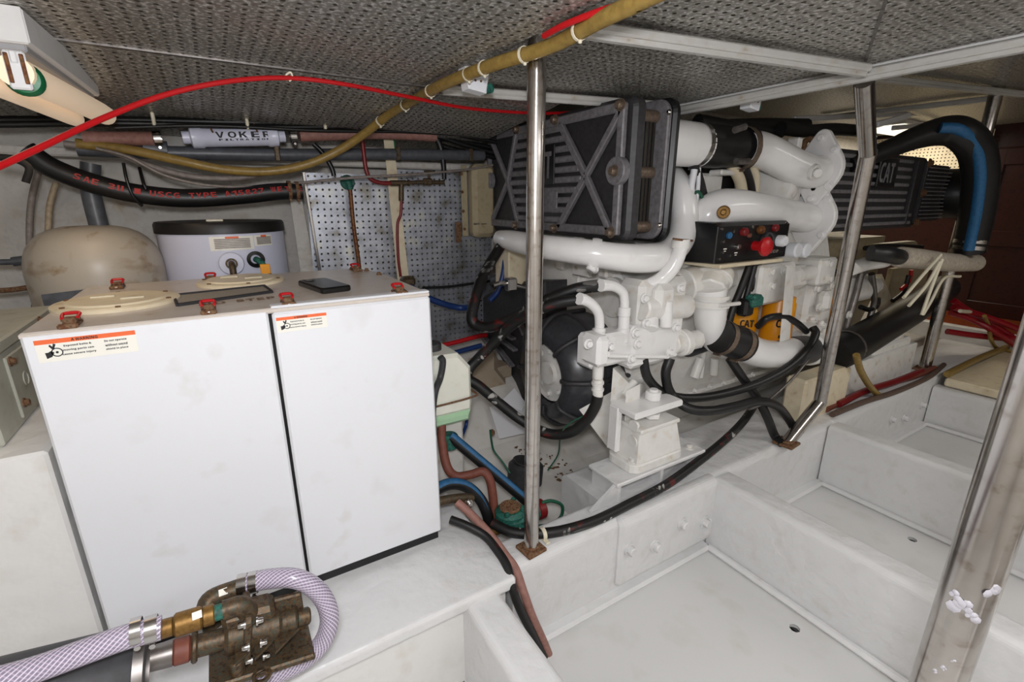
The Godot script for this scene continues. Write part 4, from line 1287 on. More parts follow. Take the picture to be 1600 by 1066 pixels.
func cooler(t: Node3D) -> void:
	# finned charge air cooler lying across the end of the engine: cover plate with crossed ribs, fin pack, back plate
	var xf := 1.14
	var c: Array = [V(1.14,1.306,-2.077),V(1.14,1.284,-1.194),V(1.14,0.883,-1.177),V(1.14,0.903,-2.063)]   # corners of the cover face
	var zn: float = (c[1].z + c[2].z) / 2
	var zf: float = (c[0].z + c[3].z) / 2
	var yt: float = (c[0].y + c[1].y) / 2
	var yb: float = (c[2].y + c[3].y) / 2
	var L := zn - zf
	var H := yt - yb
	var w := func(u: float, v: float, d := 0.0) -> Vector3: return V(xf - d, yb + H * v, zf + L * u)   # u 0 far .. 1 near, v 0 bottom .. 1 top
	var b := MB.new()
	b.prism(rr(zf - 0.02, yb - 0.02, zn + 0.03, yt + 0.02, 0.035, 5), V(xf + 0.008, 0, 0), Vector3.BACK, Vector3.UP, 0.055, 0.012)
	# prism pushes along z cross y = -x, so start from the inner side
	var cov := part(t, "cooler_cover", b, M.castblack, "dusty black cast cover with crossed ribs")
	cov.position.x += 0.055
	var bars := [[0.02, 0.97, 0.98, 0.97, 0.030], [0.02, 0.03, 0.98, 0.03, 0.030], [0.01, 0.0, 0.01, 1.0, 0.020], [0.985, 0.0, 0.985, 1.0, 0.030],
		[0.02, 0.97, 0.20, 0.48, 0.018], [0.20, 0.48, 0.02, 0.03, 0.018], [0.28, 0.97, 0.20, 0.48, 0.020], [0.20, 0.48, 0.30, 0.03, 0.020],
		[0.98, 0.95, 0.80, 0.48, 0.024], [0.80, 0.48, 0.95, 0.04, 0.024], [0.62, 0.95, 0.80, 0.48, 0.026], [0.80, 0.48, 0.63, 0.03, 0.026]]
	for q in bars:
		b = MB.new()
		b.bar(w.call(q[0], q[1], 0.004), w.call(q[2], q[3], 0.004), q[4], 0.020, Vector3.LEFT, 0.004)
		part(cov, "rib", b, M.castrib).position.x -= 0.055
	for k in 10:
		var v := 0.10 + 0.09 * k
		var d := absf(v - 0.48)
		b = MB.new()
		b.bar(w.call(0.22 + d * 0.17, v, 0.002), w.call(0.78 - d * 0.33, v, 0.002), 0.023, 0.016, Vector3.LEFT, 0.004)
		part(cov, "slat", b, M.castrib).position.x -= 0.055
	b = MB.new()
	b.box(w.call(0.50, 0.60, 0.012), V(0.006, H * 0.36, L * 0.20), 0.002)
	part(cov, "badge_plate", b, M.black).position.x -= 0.055
	b = MB.new()
	b.text("CAT", w.call(0.50, 0.60, 0.0155), Vector3.BACK, Vector3.UP, L * 0.16, H * 0.24, 0.001)
	part(cov, "badge_lettering", b, M.castrib).position.x -= 0.055
	b = MB.new()
	b.box(w.call(0.50, 0.28, 0.008), V(0.006, H * 0.16, L * 0.24), 0.002)
	part(cov, "plain_pad", b, M.castrib).position.x -= 0.055
	for q in [[0.985, 0.5], [0.01, 0.5]]:
		b = MB.new()
		b.lathe([V2(0, 0.0), V2(0.044, 0.0), V2(0.044, 0.022), V2(0.040, 0.026), V2(0.0, 0.026)], w.call(q[0], q[1]), Vector3.LEFT, 24)
		part(cov, "bolt_boss", b, M.castrib).position.x -= 0.055
	var bm := bolt_mesh(0.0125, 0.020)
	for q in [[0.985, 0.5, 0.024], [0.985, 0.98, 0.012], [0.97, 0.02, 0.012], [0.60, 0.985, 0.012], [0.61, 0.02, 0.012], [0.30, 0.98, 0.012], [0.29, 0.02, 0.012], [0.01, 0.97, 0.012], [0.01, 0.04, 0.012], [0.01, 0.5, 0.024]]:
		copy(cov, "cover_bolt", bm, M.oldbolt, facing(w.call(q[0], q[1], q[2]), Vector3.LEFT)).position.x -= 0.055
	cov.position = Vector3.ZERO + V(0.055, 0, 0)
	# tie rods, fins and back plate
	for v in [0.93, 0.5, 0.06]:
		b = MB.new()
		b.cyl(w.call(0.975, v, -0.04), w.call(0.975, v, -0.15), 0.020, 18)
		part(t, "spacer_rod", b, M.oldbolt, "brown metal spacer rod")
	b = MB.new()
	b.box(V(xf + 0.105, (yt + yb) / 2, (zf + zn) / 2 - 0.02), V(0.09, H * 0.84, L - 0.03))
	part(t, "core_block", b, M.fin)
	for k in 15:
		b = MB.new()
		b.box(V(xf + 0.067 + 0.0055 * k, (yt + yb) / 2, zn - 0.028), V(0.0022, H * 0.80, 0.03))
		part(t, "cooling_fin", b, M.fin if (k % 3) else M.black)
	b = MB.new()
	b.prism(rr(zf - 0.02, yb - 0.02, zn + 0.03, yt + 0.025, 0.05, 6), V(xf + 0.172, 0, 0), Vector3.BACK, Vector3.UP, 0.018, 0.004)
	part(t, "back_plate", b, M.castrib, "grey metal back plate")
	b = MB.new()
	b.prism(rr(zf - 0.02, yb - 0.03, zn + 0.042, yt + 0.03, 0.05, 6), V(xf + 0.205, 0, 0), Vector3.BACK, Vector3.UP, 0.034, 0.010)
	part(t, "end_tank", b, M.black)
	bolts(t, "plate_bolt", [V(xf + 0.155, yt - 0.02, zn + 0.03), V(xf + 0.155, yb + 0.03, zn + 0.03)], 0.006, 0.008, M.chrome, Vector3.LEFT)

func build_engine() -> void:
	var t := thing("marine_diesel_engine", "large white marine diesel engine with black finned coolers and yellow filters", "engine")
	var b := MB.new()
	# block, crankcase, pan
	b.prism([V2(0.10, -1.92), V2(0.10, -1.34), V2(0.36, -1.24), V2(0.72, -1.22), V2(0.86, -1.26), V2(0.86, -1.95), V2(0.36, -2.0)], V(1.44, 0, 0), Vector3.UP, Vector3.BACK, 1.2, 0.015)
	part(t, "engine_block", b, M.engine)
	b = MB.new()
	b.prism([V2(0.10, -1.88), V2(0.10, -1.52), V2(0.36, -1.46), V2(0.78, -1.46), V2(0.78, -1.92), V2(0.36, -1.95)], V(2.63, 0, 0), Vector3.UP, Vector3.BACK, 1.2, 0.015)
	part(t, "rear_block", b, M.oldplastic)
	b = MB.new()
	b.cyl(V(2.808,0.523,-1.27), V(3.199,0.522,-1.27), 0.075, 24, 0.008)
	b.cyl(V(3.199,0.522,-1.27), V(3.312,0.52,-1.27), 0.05, 20, 0.006)
	part(t, "starter_motor", b, M.engine)
	b = MB.new()
	b.cyl(V(2.773,0.627,-1.24), V(3.038,0.628,-1.24), 0.032, 18, 0.005)
	part(t, "starter_solenoid", b, M.castrib)
	for fq in [[V(2.843,0.648,-1.16),V(2.838,0.531,-1.16),V(2.812,0.395,-1.16),V(2.806,0.307,-1.16)], [V(3.067,0.616,-1.2),V(3.172,0.454,-1.2),V(3.16,0.342,-1.2)], [V(2.822,0.327,-1.14),V(2.976,0.335,-1.14),V(3.114,0.36,-1.14)]]:
		b = MB.new()
		b.tube(fq, 0.016, 10)
		part(t, "fuel_line", b, M.stand)
	b = MB.new()
	b.hexa([V(3.318,0.573,-1.33),V(3.54,0.564,-1.33),V(3.792,0.365,-1.33),V(3.612,0.299,-1.33),V(3.493,0.551,-1.4),V(3.727,0.541,-1.4),V(3.991,0.332,-1.4),V(3.802,0.262,-1.4)])
	part(t, "beige_bracket", b, M.cream)
	b = MB.new()
	span(b, V(3.93,0.558,-1.42), V(4.568,0.267,-1.42), 0.03, 0.004)
	part(t, "olive_panel", b, M.oldplastic)
	for dq in [[V(3.021,0.433,-1.2),V(3.131,0.406,-1.2),V(3.22,0.418,-1.2),V(3.214,0.464,-1.2)], [V(3.862,0.535,-1.3),V(3.841,0.43,-1.3),V(3.706,0.379,-1.3)], [V(3.051,0.753,-1.25),V(3.347,0.753,-1.25),V(3.807,0.724,-1.25)]]:
		b = MB.new()
		b.tube(dq, 0.014, 10)
		part(t, "black_lead", b, M.wire)
	b = MB.new()
	b.tube([V(3.884,0.567,-1.3),V(3.886,0.49,-1.3),V(3.793,0.447,-1.3)], 0.012, 10)
	part(t, "red_lead", b, M.red)
	b = MB.new()
	b.box(V(3.532,0.726,-1.3), V(0.5, 0.07, 0.08), 0.015)
	part(t, "lower_rail", b, M.oldplastic)
	b = MB.new()
	b.prism([V2(-0.06, -1.82), V2(-0.06, -1.44), V2(0.16, -1.30), V2(0.16, -1.9)], V(1.5, 0, 0), Vector3.UP, Vector3.BACK, 1.3, 0.012)
	part(t, "oil_pan", b, M.engine)
	b = MB.new()
	b.box(V(2.1, 0.165, -1.60), V(1.3, 0.022, 0.66), 0.005)
	part(t, "pan_rail", b, M.engine)
	bolts(t, "pan_bolt", [V(1.636,0.174,-1.27),V(1.741,0.182,-1.27),V(1.845,0.179,-1.27),V(1.949,0.176,-1.27),V(2.047,0.176,-1.27),V(2.177,0.174,-1.27)], 0.009, 0.016, M.engine, Vector3.BACK)
	b = MB.new()
	b.box(V(2.55, 1.02, -1.62), V(2.1, 0.34, 0.50), 0.03)
	part(t, "intake_manifold", b, M.black)
	for k in 3:
		b = MB.new()
		b.box(V(1.75 + 0.33 * k, 0.93, -1.36), V(0.28, 0.20, 0.18), 0.02)
		part(t, "rocker_cover", b, M.engine)
	# flywheel housing facing the gear
	b = MB.new()
	b.lathe([V2(0, 0), V2(0.40, 0), V2(0.43, 0.02), V2(0.43, 0.20), V2(0.40, 0.24)], V(1.24, 0.47, -1.62), Vector3.RIGHT, 40)
	part(t, "flywheel_housing", b, M.engine)
	b = MB.new()
	b.lathe([V2(0, 0.0), V2(0.075, 0.0), V2(0.075, 0.02), V2(0.068, 0.02)], V(1.225,0.656,-1.295), Vector3.RIGHT, 28)
	part(t, "timing_cover", b, M.engine)
	for q in [V(1.235,0.747,-1.809),V(1.235,0.748,-1.607),V(1.235,0.744,-1.461),V(1.235,0.748,-1.338),V(1.235,0.625,-1.647),V(1.235,0.688,-1.497)]:
		b = MB.new()
		b.box(q, V(0.05, 0.05, 0.05), 0.008)
		part(t, "housing_lug", b, M.engine)
	b = MB.new()
	b.prism([V2(0, 0), V2(0.10, 0), V2(0.04, 0.16), V2(0.0, 0.16)], V(1.2,0.724,-1.477), Vector3.BACK, Vector3.UP, 0.02, 0.003)
	part(t, "housing_web", b, M.engine)
	b = MB.new()
	span(b, V(1.052,0.818,-1.75), V(1.169,0.644,-1.75), 0.12)
	part(t, "cream_guard_box", b, M.cream, "cream box under the pipe")
	# black gear drum with cage ribs
	var dc := V(1.02, 0.345, -1.44)
	b = MB.new()
	b.lathe([V2(0.12, 0.03), V2(0.125, 0.0), V2(0.165, 0.0), V2(0.185, 0.015), V2(0.215, 0.06), V2(0.225, 0.09), V2(0.225, 0.24), V2(0.2, 0.26)], dc, Vector3.RIGHT, 48)
	var dr := part(t, "gear_drum", b, M.drum, "glossy black round drum with raised ribs")
	b = MB.new()
	b.lathe([V2(0.0, 0.02), V2(0.045, 0.02), V2(0.05, 0.035), V2(0.115, 0.045), V2(0.115, 0.03)], dc, Vector3.RIGHT, 32)
	part(dr, "hub_disc", b, M.engine, "grey white hub disc")
	var bm := bolt_mesh(0.010, 0.014)
	for k in 8:
		var a := TAU * k / 8.0
		copy(dr, "hub_bolt", bm, M.engine, facing(dc + V(0.038, sin(a) * 0.09, cos(a) * 0.09), Vector3.LEFT))
	for k in 8:
		var a := TAU * k / 8.0 + 0.1
		var rd := V(0, sin(a), cos(a))
		b = MB.new()
		b.tube([dc + rd * 0.128 + V(-0.002, 0, 0), dc + rd * 0.168 + V(-0.002, 0, 0), dc + rd * 0.218 + V(0.05, 0, 0), dc + rd * 0.230 + V(0.10, 0, 0), dc + rd * 0.230 + V(0.24, 0, 0)], 0.010, 8, 4)
		part(dr, "drum_rib", b, M.castblack)
	b = MB.new()
	b.lathe([V2(0.222, 0.112), V2(0.232, 0.115), V2(0.232, 0.13), V2(0.222, 0.133)], dc, Vector3.RIGHT, 48)
	part(dr, "drum_band", b, M.castblack)
	# ribbed black gear case
	b = MB.new()
	var gp: Array = [V(1.12,0.493,-2.228),V(1.12,0.65,-1.835),V(1.12,0.685,-1.583),V(1.12,0.121,-1.564),V(1.12,0.029,-1.675),V(1.12,0.14,-1.865),V(1.12,0.211,-2.08),V(1.12,0.299,-2.223)]
	var poly := []
	for q in gp:
		poly.append(V2(-q.z, q.y))
	b.prism(poly, V(1.12, 0, 0), Vector3.FORWARD, Vector3.UP, 0.22, 0.01)
	var gc := part(t, "gear_case", b, M.castblack, "dull black ribbed gear case")
	var rbs: Array = [V(1.105,0.489,-1.755),V(1.105,0.43,-1.701),V(1.105,0.397,-1.893),V(1.105,0.389,-1.793),V(1.105,0.359,-1.93),V(1.105,0.338,-1.776),V(1.105,0.319,-1.969),V(1.105,0.251,-1.804),V(1.105,0.326,-2.076),V(1.105,0.179,-1.858),V(1.105,0.358,-2.132),V(1.105,0.255,-1.997)]
	for k in 6:
		b = MB.new()
		b.bar(rbs[2 * k], rbs[2 * k + 1], 0.014, 0.03, Vector3.LEFT, 0.004)
		part(gc, "case_rib", b, M.castrib)
	b = MB.new()
	b.cyl(V(1.1,0.636,-1.948), V(1.1,0.668,-1.802), 0.035, 16, 0.004)
	part(gc, "case_neck", b, M.castblack)
	b = MB.new()
	b.tube([V(0.845,0.703,-1.52),V(0.9,0.706,-1.52),V(1.015,0.673,-1.52)], 0.009, 10)
	b.box(V(0.922,0.701,-1.52), V(0.04, 0.05, 0.04), 0.006)
	part(t, "chrome_fitting", b, M.chrome)
	cooler(t)
	# big coolant pipe below the cooler
	b = MB.new()
	b.tube([V(1.012,0.854,-1.75),V(0.989,0.853,-1.62),V(0.988,0.846,-1.42),V(1.042,0.838,-1.27),V(1.129,0.823,-1.19),V(1.234,0.814,-1.16),V(1.355,0.819,-1.17),V(1.446,0.865,-1.19),V(1.488,0.932,-1.21),V(1.49,1.012,-1.23),V(1.506,1.058,-1.27),V(1.539,1.103,-1.34)], [0.032, 0.040, 0.042, 0.044, 0.046, 0.050, 0.051, 0.051, 0.050, 0.048, 0.046, 0.045], 24, 8)
	var bp := part(t, "coolant_pipe", b, M.enginegloss, "thick glossy white coolant pipe")
	b = MB.new()
	var cb: Vector3 = V(1.083,0.83,-1.235)
	var cd: Vector3 = (V(1.129,0.823,-1.19) - V(1.042,0.838,-1.27)).normalized()
	b.lathe([V2(0.044, -0.016), V2(0.052, -0.016), V2(0.054, 0), V2(0.052, 0.016), V2(0.044, 0.016)], cb, cd, 28)
	b.cyl(V(1.047,0.777,-1.215), V(1.057,0.791,-1.215), 0.018, 12, 0.004)
	b.box(V(1.068,0.783,-1.22), V(0.03, 0.03, 0.03), 0.008)
	part(bp, "pipe_clamp", b, M.enginegloss)
	b = MB.new()
	b.tube([V(1.347,0.847,-1.1),V(1.328,0.805,-1.1),V(1.312,0.77,-1.11),V(1.288,0.738,-1.13),V(1.243,0.719,-1.15)], [0.024, 0.025, 0.026, 0.026, 0.022], 18, 8)
	part(t, "branch_pipe", b, M.enginegloss)
	b = MB.new()
	b.lathe([V2(0, 0.03), V2(0.03, 0.03), V2(0.03, 0.0), V2(0.02, 0.0)], V(1.344,0.848,-1.1), Vector3.UP, 18)
	part(t, "branch_cap", b, M.engine)
	b = MB.new()
	b.tube([V(1.281,0.883,-1.08),V(1.325,0.877,-1.08),V(1.377,0.873,-1.08)], 0.004, 6)
	b.tube([V(1.329,0.854,-1.08),V(1.332,0.877,-1.08)], 0.003, 6)
	part(t, "cap_lever", b, M.rust)
	# gear pump stack, white, at the near side of the housing
	b = MB.new()
	span(b, V(1.199,0.743,-1.12), V(1.439,0.493,-1.12), 0.12, 0.02)
	b.cyl(V(1.205,0.648,-1.13), V(1.444,0.63,-1.13), 0.045, 18, 0.006)
	b.box(V(1.289,0.681,-1.11), V(0.09, 0.10, 0.05), 0.02)
	part(t, "pump_drive_housing", b, M.engine)
	b = MB.new()
	span(b, V(0.989,0.578,-1.12), V(1.246,0.463,-1.12), 0.085, 0.012)
	span(b, V(1.16,0.591,-1.11), V(1.414,0.432,-1.11), 0.10, 0.018)
	b.box(V(0.984,0.547,-1.1), V(0.05, 0.10, 0.09), 0.012)
	part(t, "hydraulic_block", b, M.enginegloss, "glossy white hydraulic valve block")
	for hq in [[V(1.228,0.577,-1.1), V(1.245,0.609,-1.12), 0.030], [V(1.296,0.577,-1.09), V(1.301,0.67,-1.1), 0.022]]:
		b = MB.new()
		b.cyl(hq[0], hq[1], hq[2], 14, 0.004)
		part(t, "block_plug", b, M.enginegloss)
	b = MB.new()
	b.bar(V(1.027,0.52,-1.085), V(1.322,0.465,-1.085), 0.012, 0.014, Vector3.UP, 0.004)
	part(t, "block_web", b, M.enginegloss)
	b = MB.new()
	b.cyl(V(1.387,0.491,-1.13), V(1.533,0.489,-1.13), 0.038, 8, 0.004)
	b.cyl(V(1.423,0.49,-1.13), V(1.458,0.49,-1.13), 0.052, 20, 0.004)
	part(t, "relief_valve", b, M.engine)
	bolts(t, "block_bolt", [V(0.934,0.577,-1.08),V(1.002,0.579,-1.08),V(1.008,0.533,-1.08),V(1.026,0.554,-1.08),V(1.149,0.543,-1.08),V(1.136,0.583,-1.08),V(1.334,0.574,-1.08),V(1.316,0.486,-1.08),V(1.125,0.496,-1.08),V(1.187,0.691,-1.1),V(1.203,0.603,-1.1),V(1.361,0.709,-1.1)], 0.011, 0.016, M.enginegloss, Vector3.BACK)
	for q in [[V(1.034,0.54,-1.14), V(1.043,0.607,-1.15)], [V(1.144,0.534,-1.14), V(1.15,0.677,-1.15)]]:
		b = MB.new()
		var d: Vector3 = q[1] - q[0]
		b.cyl(q[0], q[0] + d * 0.35, 0.026, 6, 0.003)
		b.cyl(q[0] + d * 0.35, q[0] + d * 0.65, 0.020, 16)
		b.cyl(q[0] + d * 0.62, q[0] + d * 0.85, 0.024, 6, 0.003)
		b.cyl(q[0] + d * 0.85, q[1], 0.016, 14)
		part(t, "hose_fitting", b, M.enginegloss)
	b = MB.new()
	b.tube([V(1.044,0.602,-1.15),V(1.035,0.647,-1.15),V(1.006,0.68,-1.15),V(0.975,0.698,-1.15),V(0.951,0.705,-1.15)], [0.016, 0.016, 0.017, 0.018, 0.020], 14)
	part(t, "fitting_elbow", b, M.enginegloss)
	b = MB.new()
	b.tube([V(1.151,0.668,-1.15),V(1.139,0.705,-1.15),V(1.105,0.728,-1.15),V(1.07,0.737,-1.15),V(1.037,0.74,-1.15)], [0.016, 0.016, 0.017, 0.018, 0.021], 14)
	part(t, "fitting_elbow", b, M.enginegloss)
	b = MB.new()
	b.cyl(V(1.009,0.507,-1.11), V(1.011,0.48,-1.11), 0.016, 14)
	b.cyl(V(1.011,0.48,-1.11), V(1.011,0.435,-1.11), 0.019, 6, 0.003)
	b.cyl(V(1.011,0.435,-1.11), V(1.016,0.365,-1.11), 0.0175, 14)
	b.cyl(V(1.012,0.424,-1.11), V(1.013,0.417,-1.11), 0.021, 14)
	b.cyl(V(1.014,0.4,-1.11), V(1.014,0.393,-1.11), 0.021, 14)
	part(t, "lower_fitting", b, M.engine)
	# engine foot bracket
	b = MB.new()
	var ft: Array = [V(1.13,0.42,-1.172),V(1.13,0.462,-1.113),V(1.13,0.414,-1.048),V(1.13,0.312,-1.068),V(1.13,0.134,-1.105),V(1.13,0.111,-1.181),V(1.13,0.257,-1.21)]
	b.hexa([V(1.126,0.437,-1.16),V(1.214,0.358,-1.16),V(1.211,0.084,-1.16),V(1.12,0.124,-1.16),V(1.243,0.404,-1.24),V(1.341,0.305,-1.24),V(1.353,0.047,-1.24),V(1.272,0.07,-1.24)])
	b.hexa([V(1.156,0.355,-1.12),V(1.224,0.37,-1.12),V(1.245,0.106,-1.12),V(1.166,0.108,-1.12),V(1.242,0.315,-1.18),V(1.325,0.329,-1.18),V(1.346,0.077,-1.18),V(1.265,0.072,-1.18)])
	part(t, "foot_bracket", b, M.engine)
	b = MB.new()
	b.hexa([V(1.013,0.288,-1.2),V(1.179,0.327,-1.2),V(1.217,0.062,-1.2),V(1.165,0.091,-1.2),V(1.148,0.209,-1.32),V(1.333,0.252,-1.32),V(1.373,0.005,-1.32),V(1.316,0.021,-1.32)])
	part(t, "foot_web", b, M.engine)
	b = MB.new()
	b.cyl(V(1.259,0.341,-1.2), V(1.319,0.35,-1.2), 0.022, 12, 0.004)
	part(t, "bracket_pin", b, M.engine)
	b = MB.new()
	b.cyl(V(1.189,0.318,-1.16), V(1.24,0.366,-1.16), 0.016, 12, 0.004)
	part(t, "bracket_pin", b, M.engine)
	# raw water elbow line
	b = MB.new()
	b.cyl(V(1.517,0.682,-1.22), V(1.723,0.706,-1.22), 0.070, 24, 0.006)
	b.cyl(V(1.644,0.697,-1.22), V(1.676,0.699,-1.22), 0.084, 24, 0.004)
	b.box(V(1.903,0.707,-1.25), V(0.26, 0.13, 0.10), 0.02)
	part(t, "water_pump_body", b, M.engine)
	b = MB.new()
	b.tube([V(1.584,0.683,-1.14),V(1.598,0.606,-1.14),V(1.614,0.54,-1.14),V(1.658,0.473,-1.14),V(1.737,0.428,-1.14)], [0.062, 0.062, 0.060, 0.057, 0.055], 24, 8)
	part(t, "raw_water_elbow", b, M.enginegloss, "glossy white elbow pipe")
	b = MB.new()
	b.cyl(V(1.586,0.668,-1.14), V(1.668,0.74,-1.19), 0.064, 8, 0.006)
	b.cyl(V(1.625,0.701,-1.165), V(1.653,0.727,-1.18), 0.076, 24, 0.004)
	part(t, "elbow_neck", b, M.engine)
	b = MB.new()
	var e0: Vector3 = V(1.594,0.624,-1.14)
	b.lathe([V2(0.062, -0.012), V2(0.073, -0.012), V2(0.073, 0.012), V2(0.062, 0.012)], e0, Vector3.UP, 28)
	b.lathe([V2(0.062, 0.02), V2(0.070, 0.02), V2(0.070, 0.034), V2(0.062, 0.034)], e0, Vector3.UP, 28)
	b.cyl(V(1.559,0.629,-1.07), V(1.676,0.625,-1.07), 0.008, 8)
	part(t, "elbow_clamp", b, M.engine)
	var k0: Vector3 = V(1.608,0.5,-1.09)
	var k1: Vector3 = V(1.733,0.449,-1.06)
	var kd := (k1 - k0).normalized()
	b = MB.new()
	b.tube([k0, k0.lerp(k1, 0.5), k1], 0.066, 24, 4)
	part(t, "rubber_coupling", b, M.rubber, "black rubber coupling sleeve")
	clamp_ring(t, k0.lerp(k1, 0.15), kd, 0.067, 0.022, M.oldbolt)
	clamp_ring(t, k0.lerp(k1, 0.82), kd, 0.067, 0.022, M.oldbolt)
	b = MB.new()
	b.tube([V(1.697,0.463,-1.06),V(1.816,0.409,-1.06),V(1.961,0.372,-1.065),V(2.124,0.358,-1.08),V(2.224,0.348,-1.09)], [0.060, 0.060, 0.060, 0.058, 0.056], 24, 8)
	part(t, "raw_water_bend", b, M.enginegloss, "glossy white bend between two rubber sleeves")
	var k2: Vector3 = V(2.132,0.351,-1.08)
	var k3: Vector3 = V(2.337,0.321,-1.11)
	b = MB.new()
	b.tube([k2, k2.lerp(k3, 0.5), k3], 0.068, 24, 4)
	part(t, "rubber_coupling", b, M.rubbergrey, "grey rubber coupling sleeve")
	b = MB.new()
	b.cyl(k3, k3 + (k3 - k2).normalized() * 0.10, 0.078, 24, 0.01)
	span(b, V(2.283,0.43,-1.1), V(2.506,0.249,-1.1), 0.14, 0.02)
	part(t, "strainer_body", b, M.engine)
	bolts(t, "strainer_nut", [V(2.125,0.463,-1.05),V(2.199,0.491,-1.05),V(2.284,0.462,-1.05),V(2.333,0.419,-1.05)], 0.013, 0.02, M.engine, Vector3.UP)
	# control box
	var ca: Array = [V(1.469,0.927,-1.06),V(1.905,0.931,-1.06),V(1.936,0.794,-1.06),V(1.489,0.788,-1.06)]
	b = MB.new()
	var cz := -0.075
	var cl: float = (ca[0].x + ca[3].x) / 2
	var cr: float = (ca[1].x + ca[2].x) / 2
	var ctp: float = (ca[0].y + ca[1].y) / 2
	var cbt: float = (ca[2].y + ca[3].y) / 2
	b.prism([V2(-1.06, cbt), V2(-1.06, ctp - 0.012), V2(-1.075, ctp), V2(-1.24, ctp + 0.005), V2(-1.24, cbt - 0.01)], V(cr, 0, 0), Vector3.BACK, Vector3.UP, cr - cl, 0.003)
	var cbx := part(t, "control_box", b, M.black, "black control box with knobs and lamps")
	b = MB.new()
	b.box(V((cl + cr) / 2, cbt - 0.012, -1.13), V(cr - cl - 0.05, 0.014, 0.16), 0.003)
	part(cbx, "tray", b, M.cream)
	var knob := func(c: Vector3, r: float, h: float, m: Material, nm: String) -> void:
		var k := MB.new()
		k.lathe([V2(0, h), V2(r * 0.8, h), V2(r, h * 0.75), V2(r, 0)], c, Vector3.BACK, 18)
		part(cbx, nm, k, m)
	knob.call(V(1.541,0.886,-1.06), 0.012, 0.010, M.blue, "blue_lamp")
	knob.call(V(1.62,0.896,-1.06), 0.015, 0.018, M.darkred, "red_lamp")
	knob.call(V(1.72,0.9,-1.06), 0.015, 0.018, M.copper, "amber_lamp")
	knob.call(V(1.813,0.905,-1.06), 0.014, 0.016, M.darkred, "red_lamp")
	knob.call(V(1.593,0.845,-1.06), 0.010, 0.016, M.chrome, "toggle_switch")
	knob.call(V(1.857,0.855,-1.06), 0.022, 0.030, M.white, "key_switch")
	knob.call(V(1.658,0.882,-1.06), 0.008, 0.010, M.brownhose, "small_lamp")
	b = MB.new()
	b.lathe([V2(0.036, 0.0), V2(0.036, 0.012), V2(0.028, 0.012), V2(0.028, 0.004), V2(0, 0.004)], V(1.772,0.854,-1.06), Vector3.BACK, 24)
	part(cbx, "gauge_ring", b, M.rubbergrey)
	b = MB.new()
	b.lathe([V2(0.018, 0.0), V2(0.018, 0.035), V2(0.034, 0.038), V2(0.036, 0.050), V2(0.026, 0.060), V2(0, 0.062)], V(1.702,0.843,-1.06), Vector3.BACK, 10)
	part(cbx, "stop_button", b, M.red, "large red stop button")
	for q in [V(1.499,0.909,-1.059),V(1.515,0.865,-1.059),V(1.519,0.827,-1.059),V(1.566,0.898,-1.059),V(1.562,0.813,-1.059),V(1.505,0.805,-1.059),V(1.889,0.92,-1.059),V(1.894,0.809,-1.059),V(1.676,0.911,-1.059)]:
		b = MB.new()
		b.cyl(q, q + V(0, 0, 0.003), 0.0055, 8)
		part(cbx, "panel_screw", b, M.chrome)
	for q in [V(1.532,0.839,-1.06), V(1.598,0.822,-1.06)]:
		b = MB.new()
		b.box(q, V(0.018, 0.004, 0.001))
		b.box(q + V(0, -0.008, 0), V(0.012, 0.003, 0.001))
		part(cbx, "panel_print", b, M.sticker)
	b = MB.new()
	b.text("STOP", V(1.833,0.815,-1.06), Vector3.RIGHT, Vector3.UP, 0.07, 0.012)
	part(cbx, "panel_lettering", b, M.greyhose)
	for q in [V(1.991,0.812,-1.06),V(2.059,0.808,-1.06)]:
		b = MB.new()
		b.cyl(q + V(0, 0, -0.03), q + V(0, 0, 0.015), 0.030, 20, 0.006)
		part(t, "round_plug", b, M.white)
	b = MB.new()
	b.tube([V(1.98,0.806,-1.1),V(2.161,0.803,-1.1)], 0.012, 10)
	part(t, "plug_stem", b, M.white)
	# upper charge pipes
	b = MB.new()
	b.lathe([V2(0.0, -0.16), V2(0.065, -0.16), V2(0.075, -0.15), V2(0.075, 0.05), V2(0.068, 0.055)], V(1.487,1.195,-1.22), Vector3.RIGHT, 28)
	part(t, "cooler_outlet", b, M.enginegloss)
	clamp_ring(t, V(1.515,1.197,-1.22), Vector3.RIGHT, 0.077, 0.022, M.chrome)
	b = MB.new()
	b.tube([V(1.511,1.196,-1.22),V(1.601,1.195,-1.22),V(1.753,1.199,-1.22),V(1.812,1.198,-1.2)], 0.075, 24, 5)
	part(t, "rubber_sleeve", b, M.rubber, "wide black rubber sleeve")
	clamp_ring(t, V(1.763,1.196,-1.205), Vector3.RIGHT, 0.077, 0.03, M.oldbolt)
	b = MB.new()
	b.cyl(V(1.604,1.241,-1.13), V(1.659,1.256,-1.13), 0.012, 10)
	part(t, "clamp_bolt", b, M.stand)
	b = MB.new()
	b.cyl(V(1.633,1.139,-1.13), V(1.708,1.142,-1.13), 0.012, 10)
	part(t, "clamp_bolt", b, M.stand)
	b = MB.new()
	b.tube([V(1.763,1.195,-1.2),V(1.866,1.196,-1.2),V(1.947,1.174,-1.18),V(2.042,1.138,-1.15),V(2.13,1.12,-1.13),V(2.214,1.122,-1.13)], [0.066, 0.066, 0.066, 0.066, 0.066, 0.066], 24, 8)
	part(t, "charge_pipe", b, M.enginegloss, "white charge air pipe with kinked bend")
	b = MB.new()
	b.tube([V(1.58,0.914,-1.2),V(1.584,0.955,-1.18),V(1.634,0.977,-1.16),V(1.763,0.977,-1.14),V(1.985,0.955,-1.14),V(2.159,0.935,-1.14),V(2.264,0.928,-1.14)], [0.070, 0.070, 0.070, 0.062, 0.060, 0.060, 0.060], 24, 8)
	part(t, "charge_pipe", b, M.enginegloss, "white charge air pipe over the control box")
	b = MB.new()
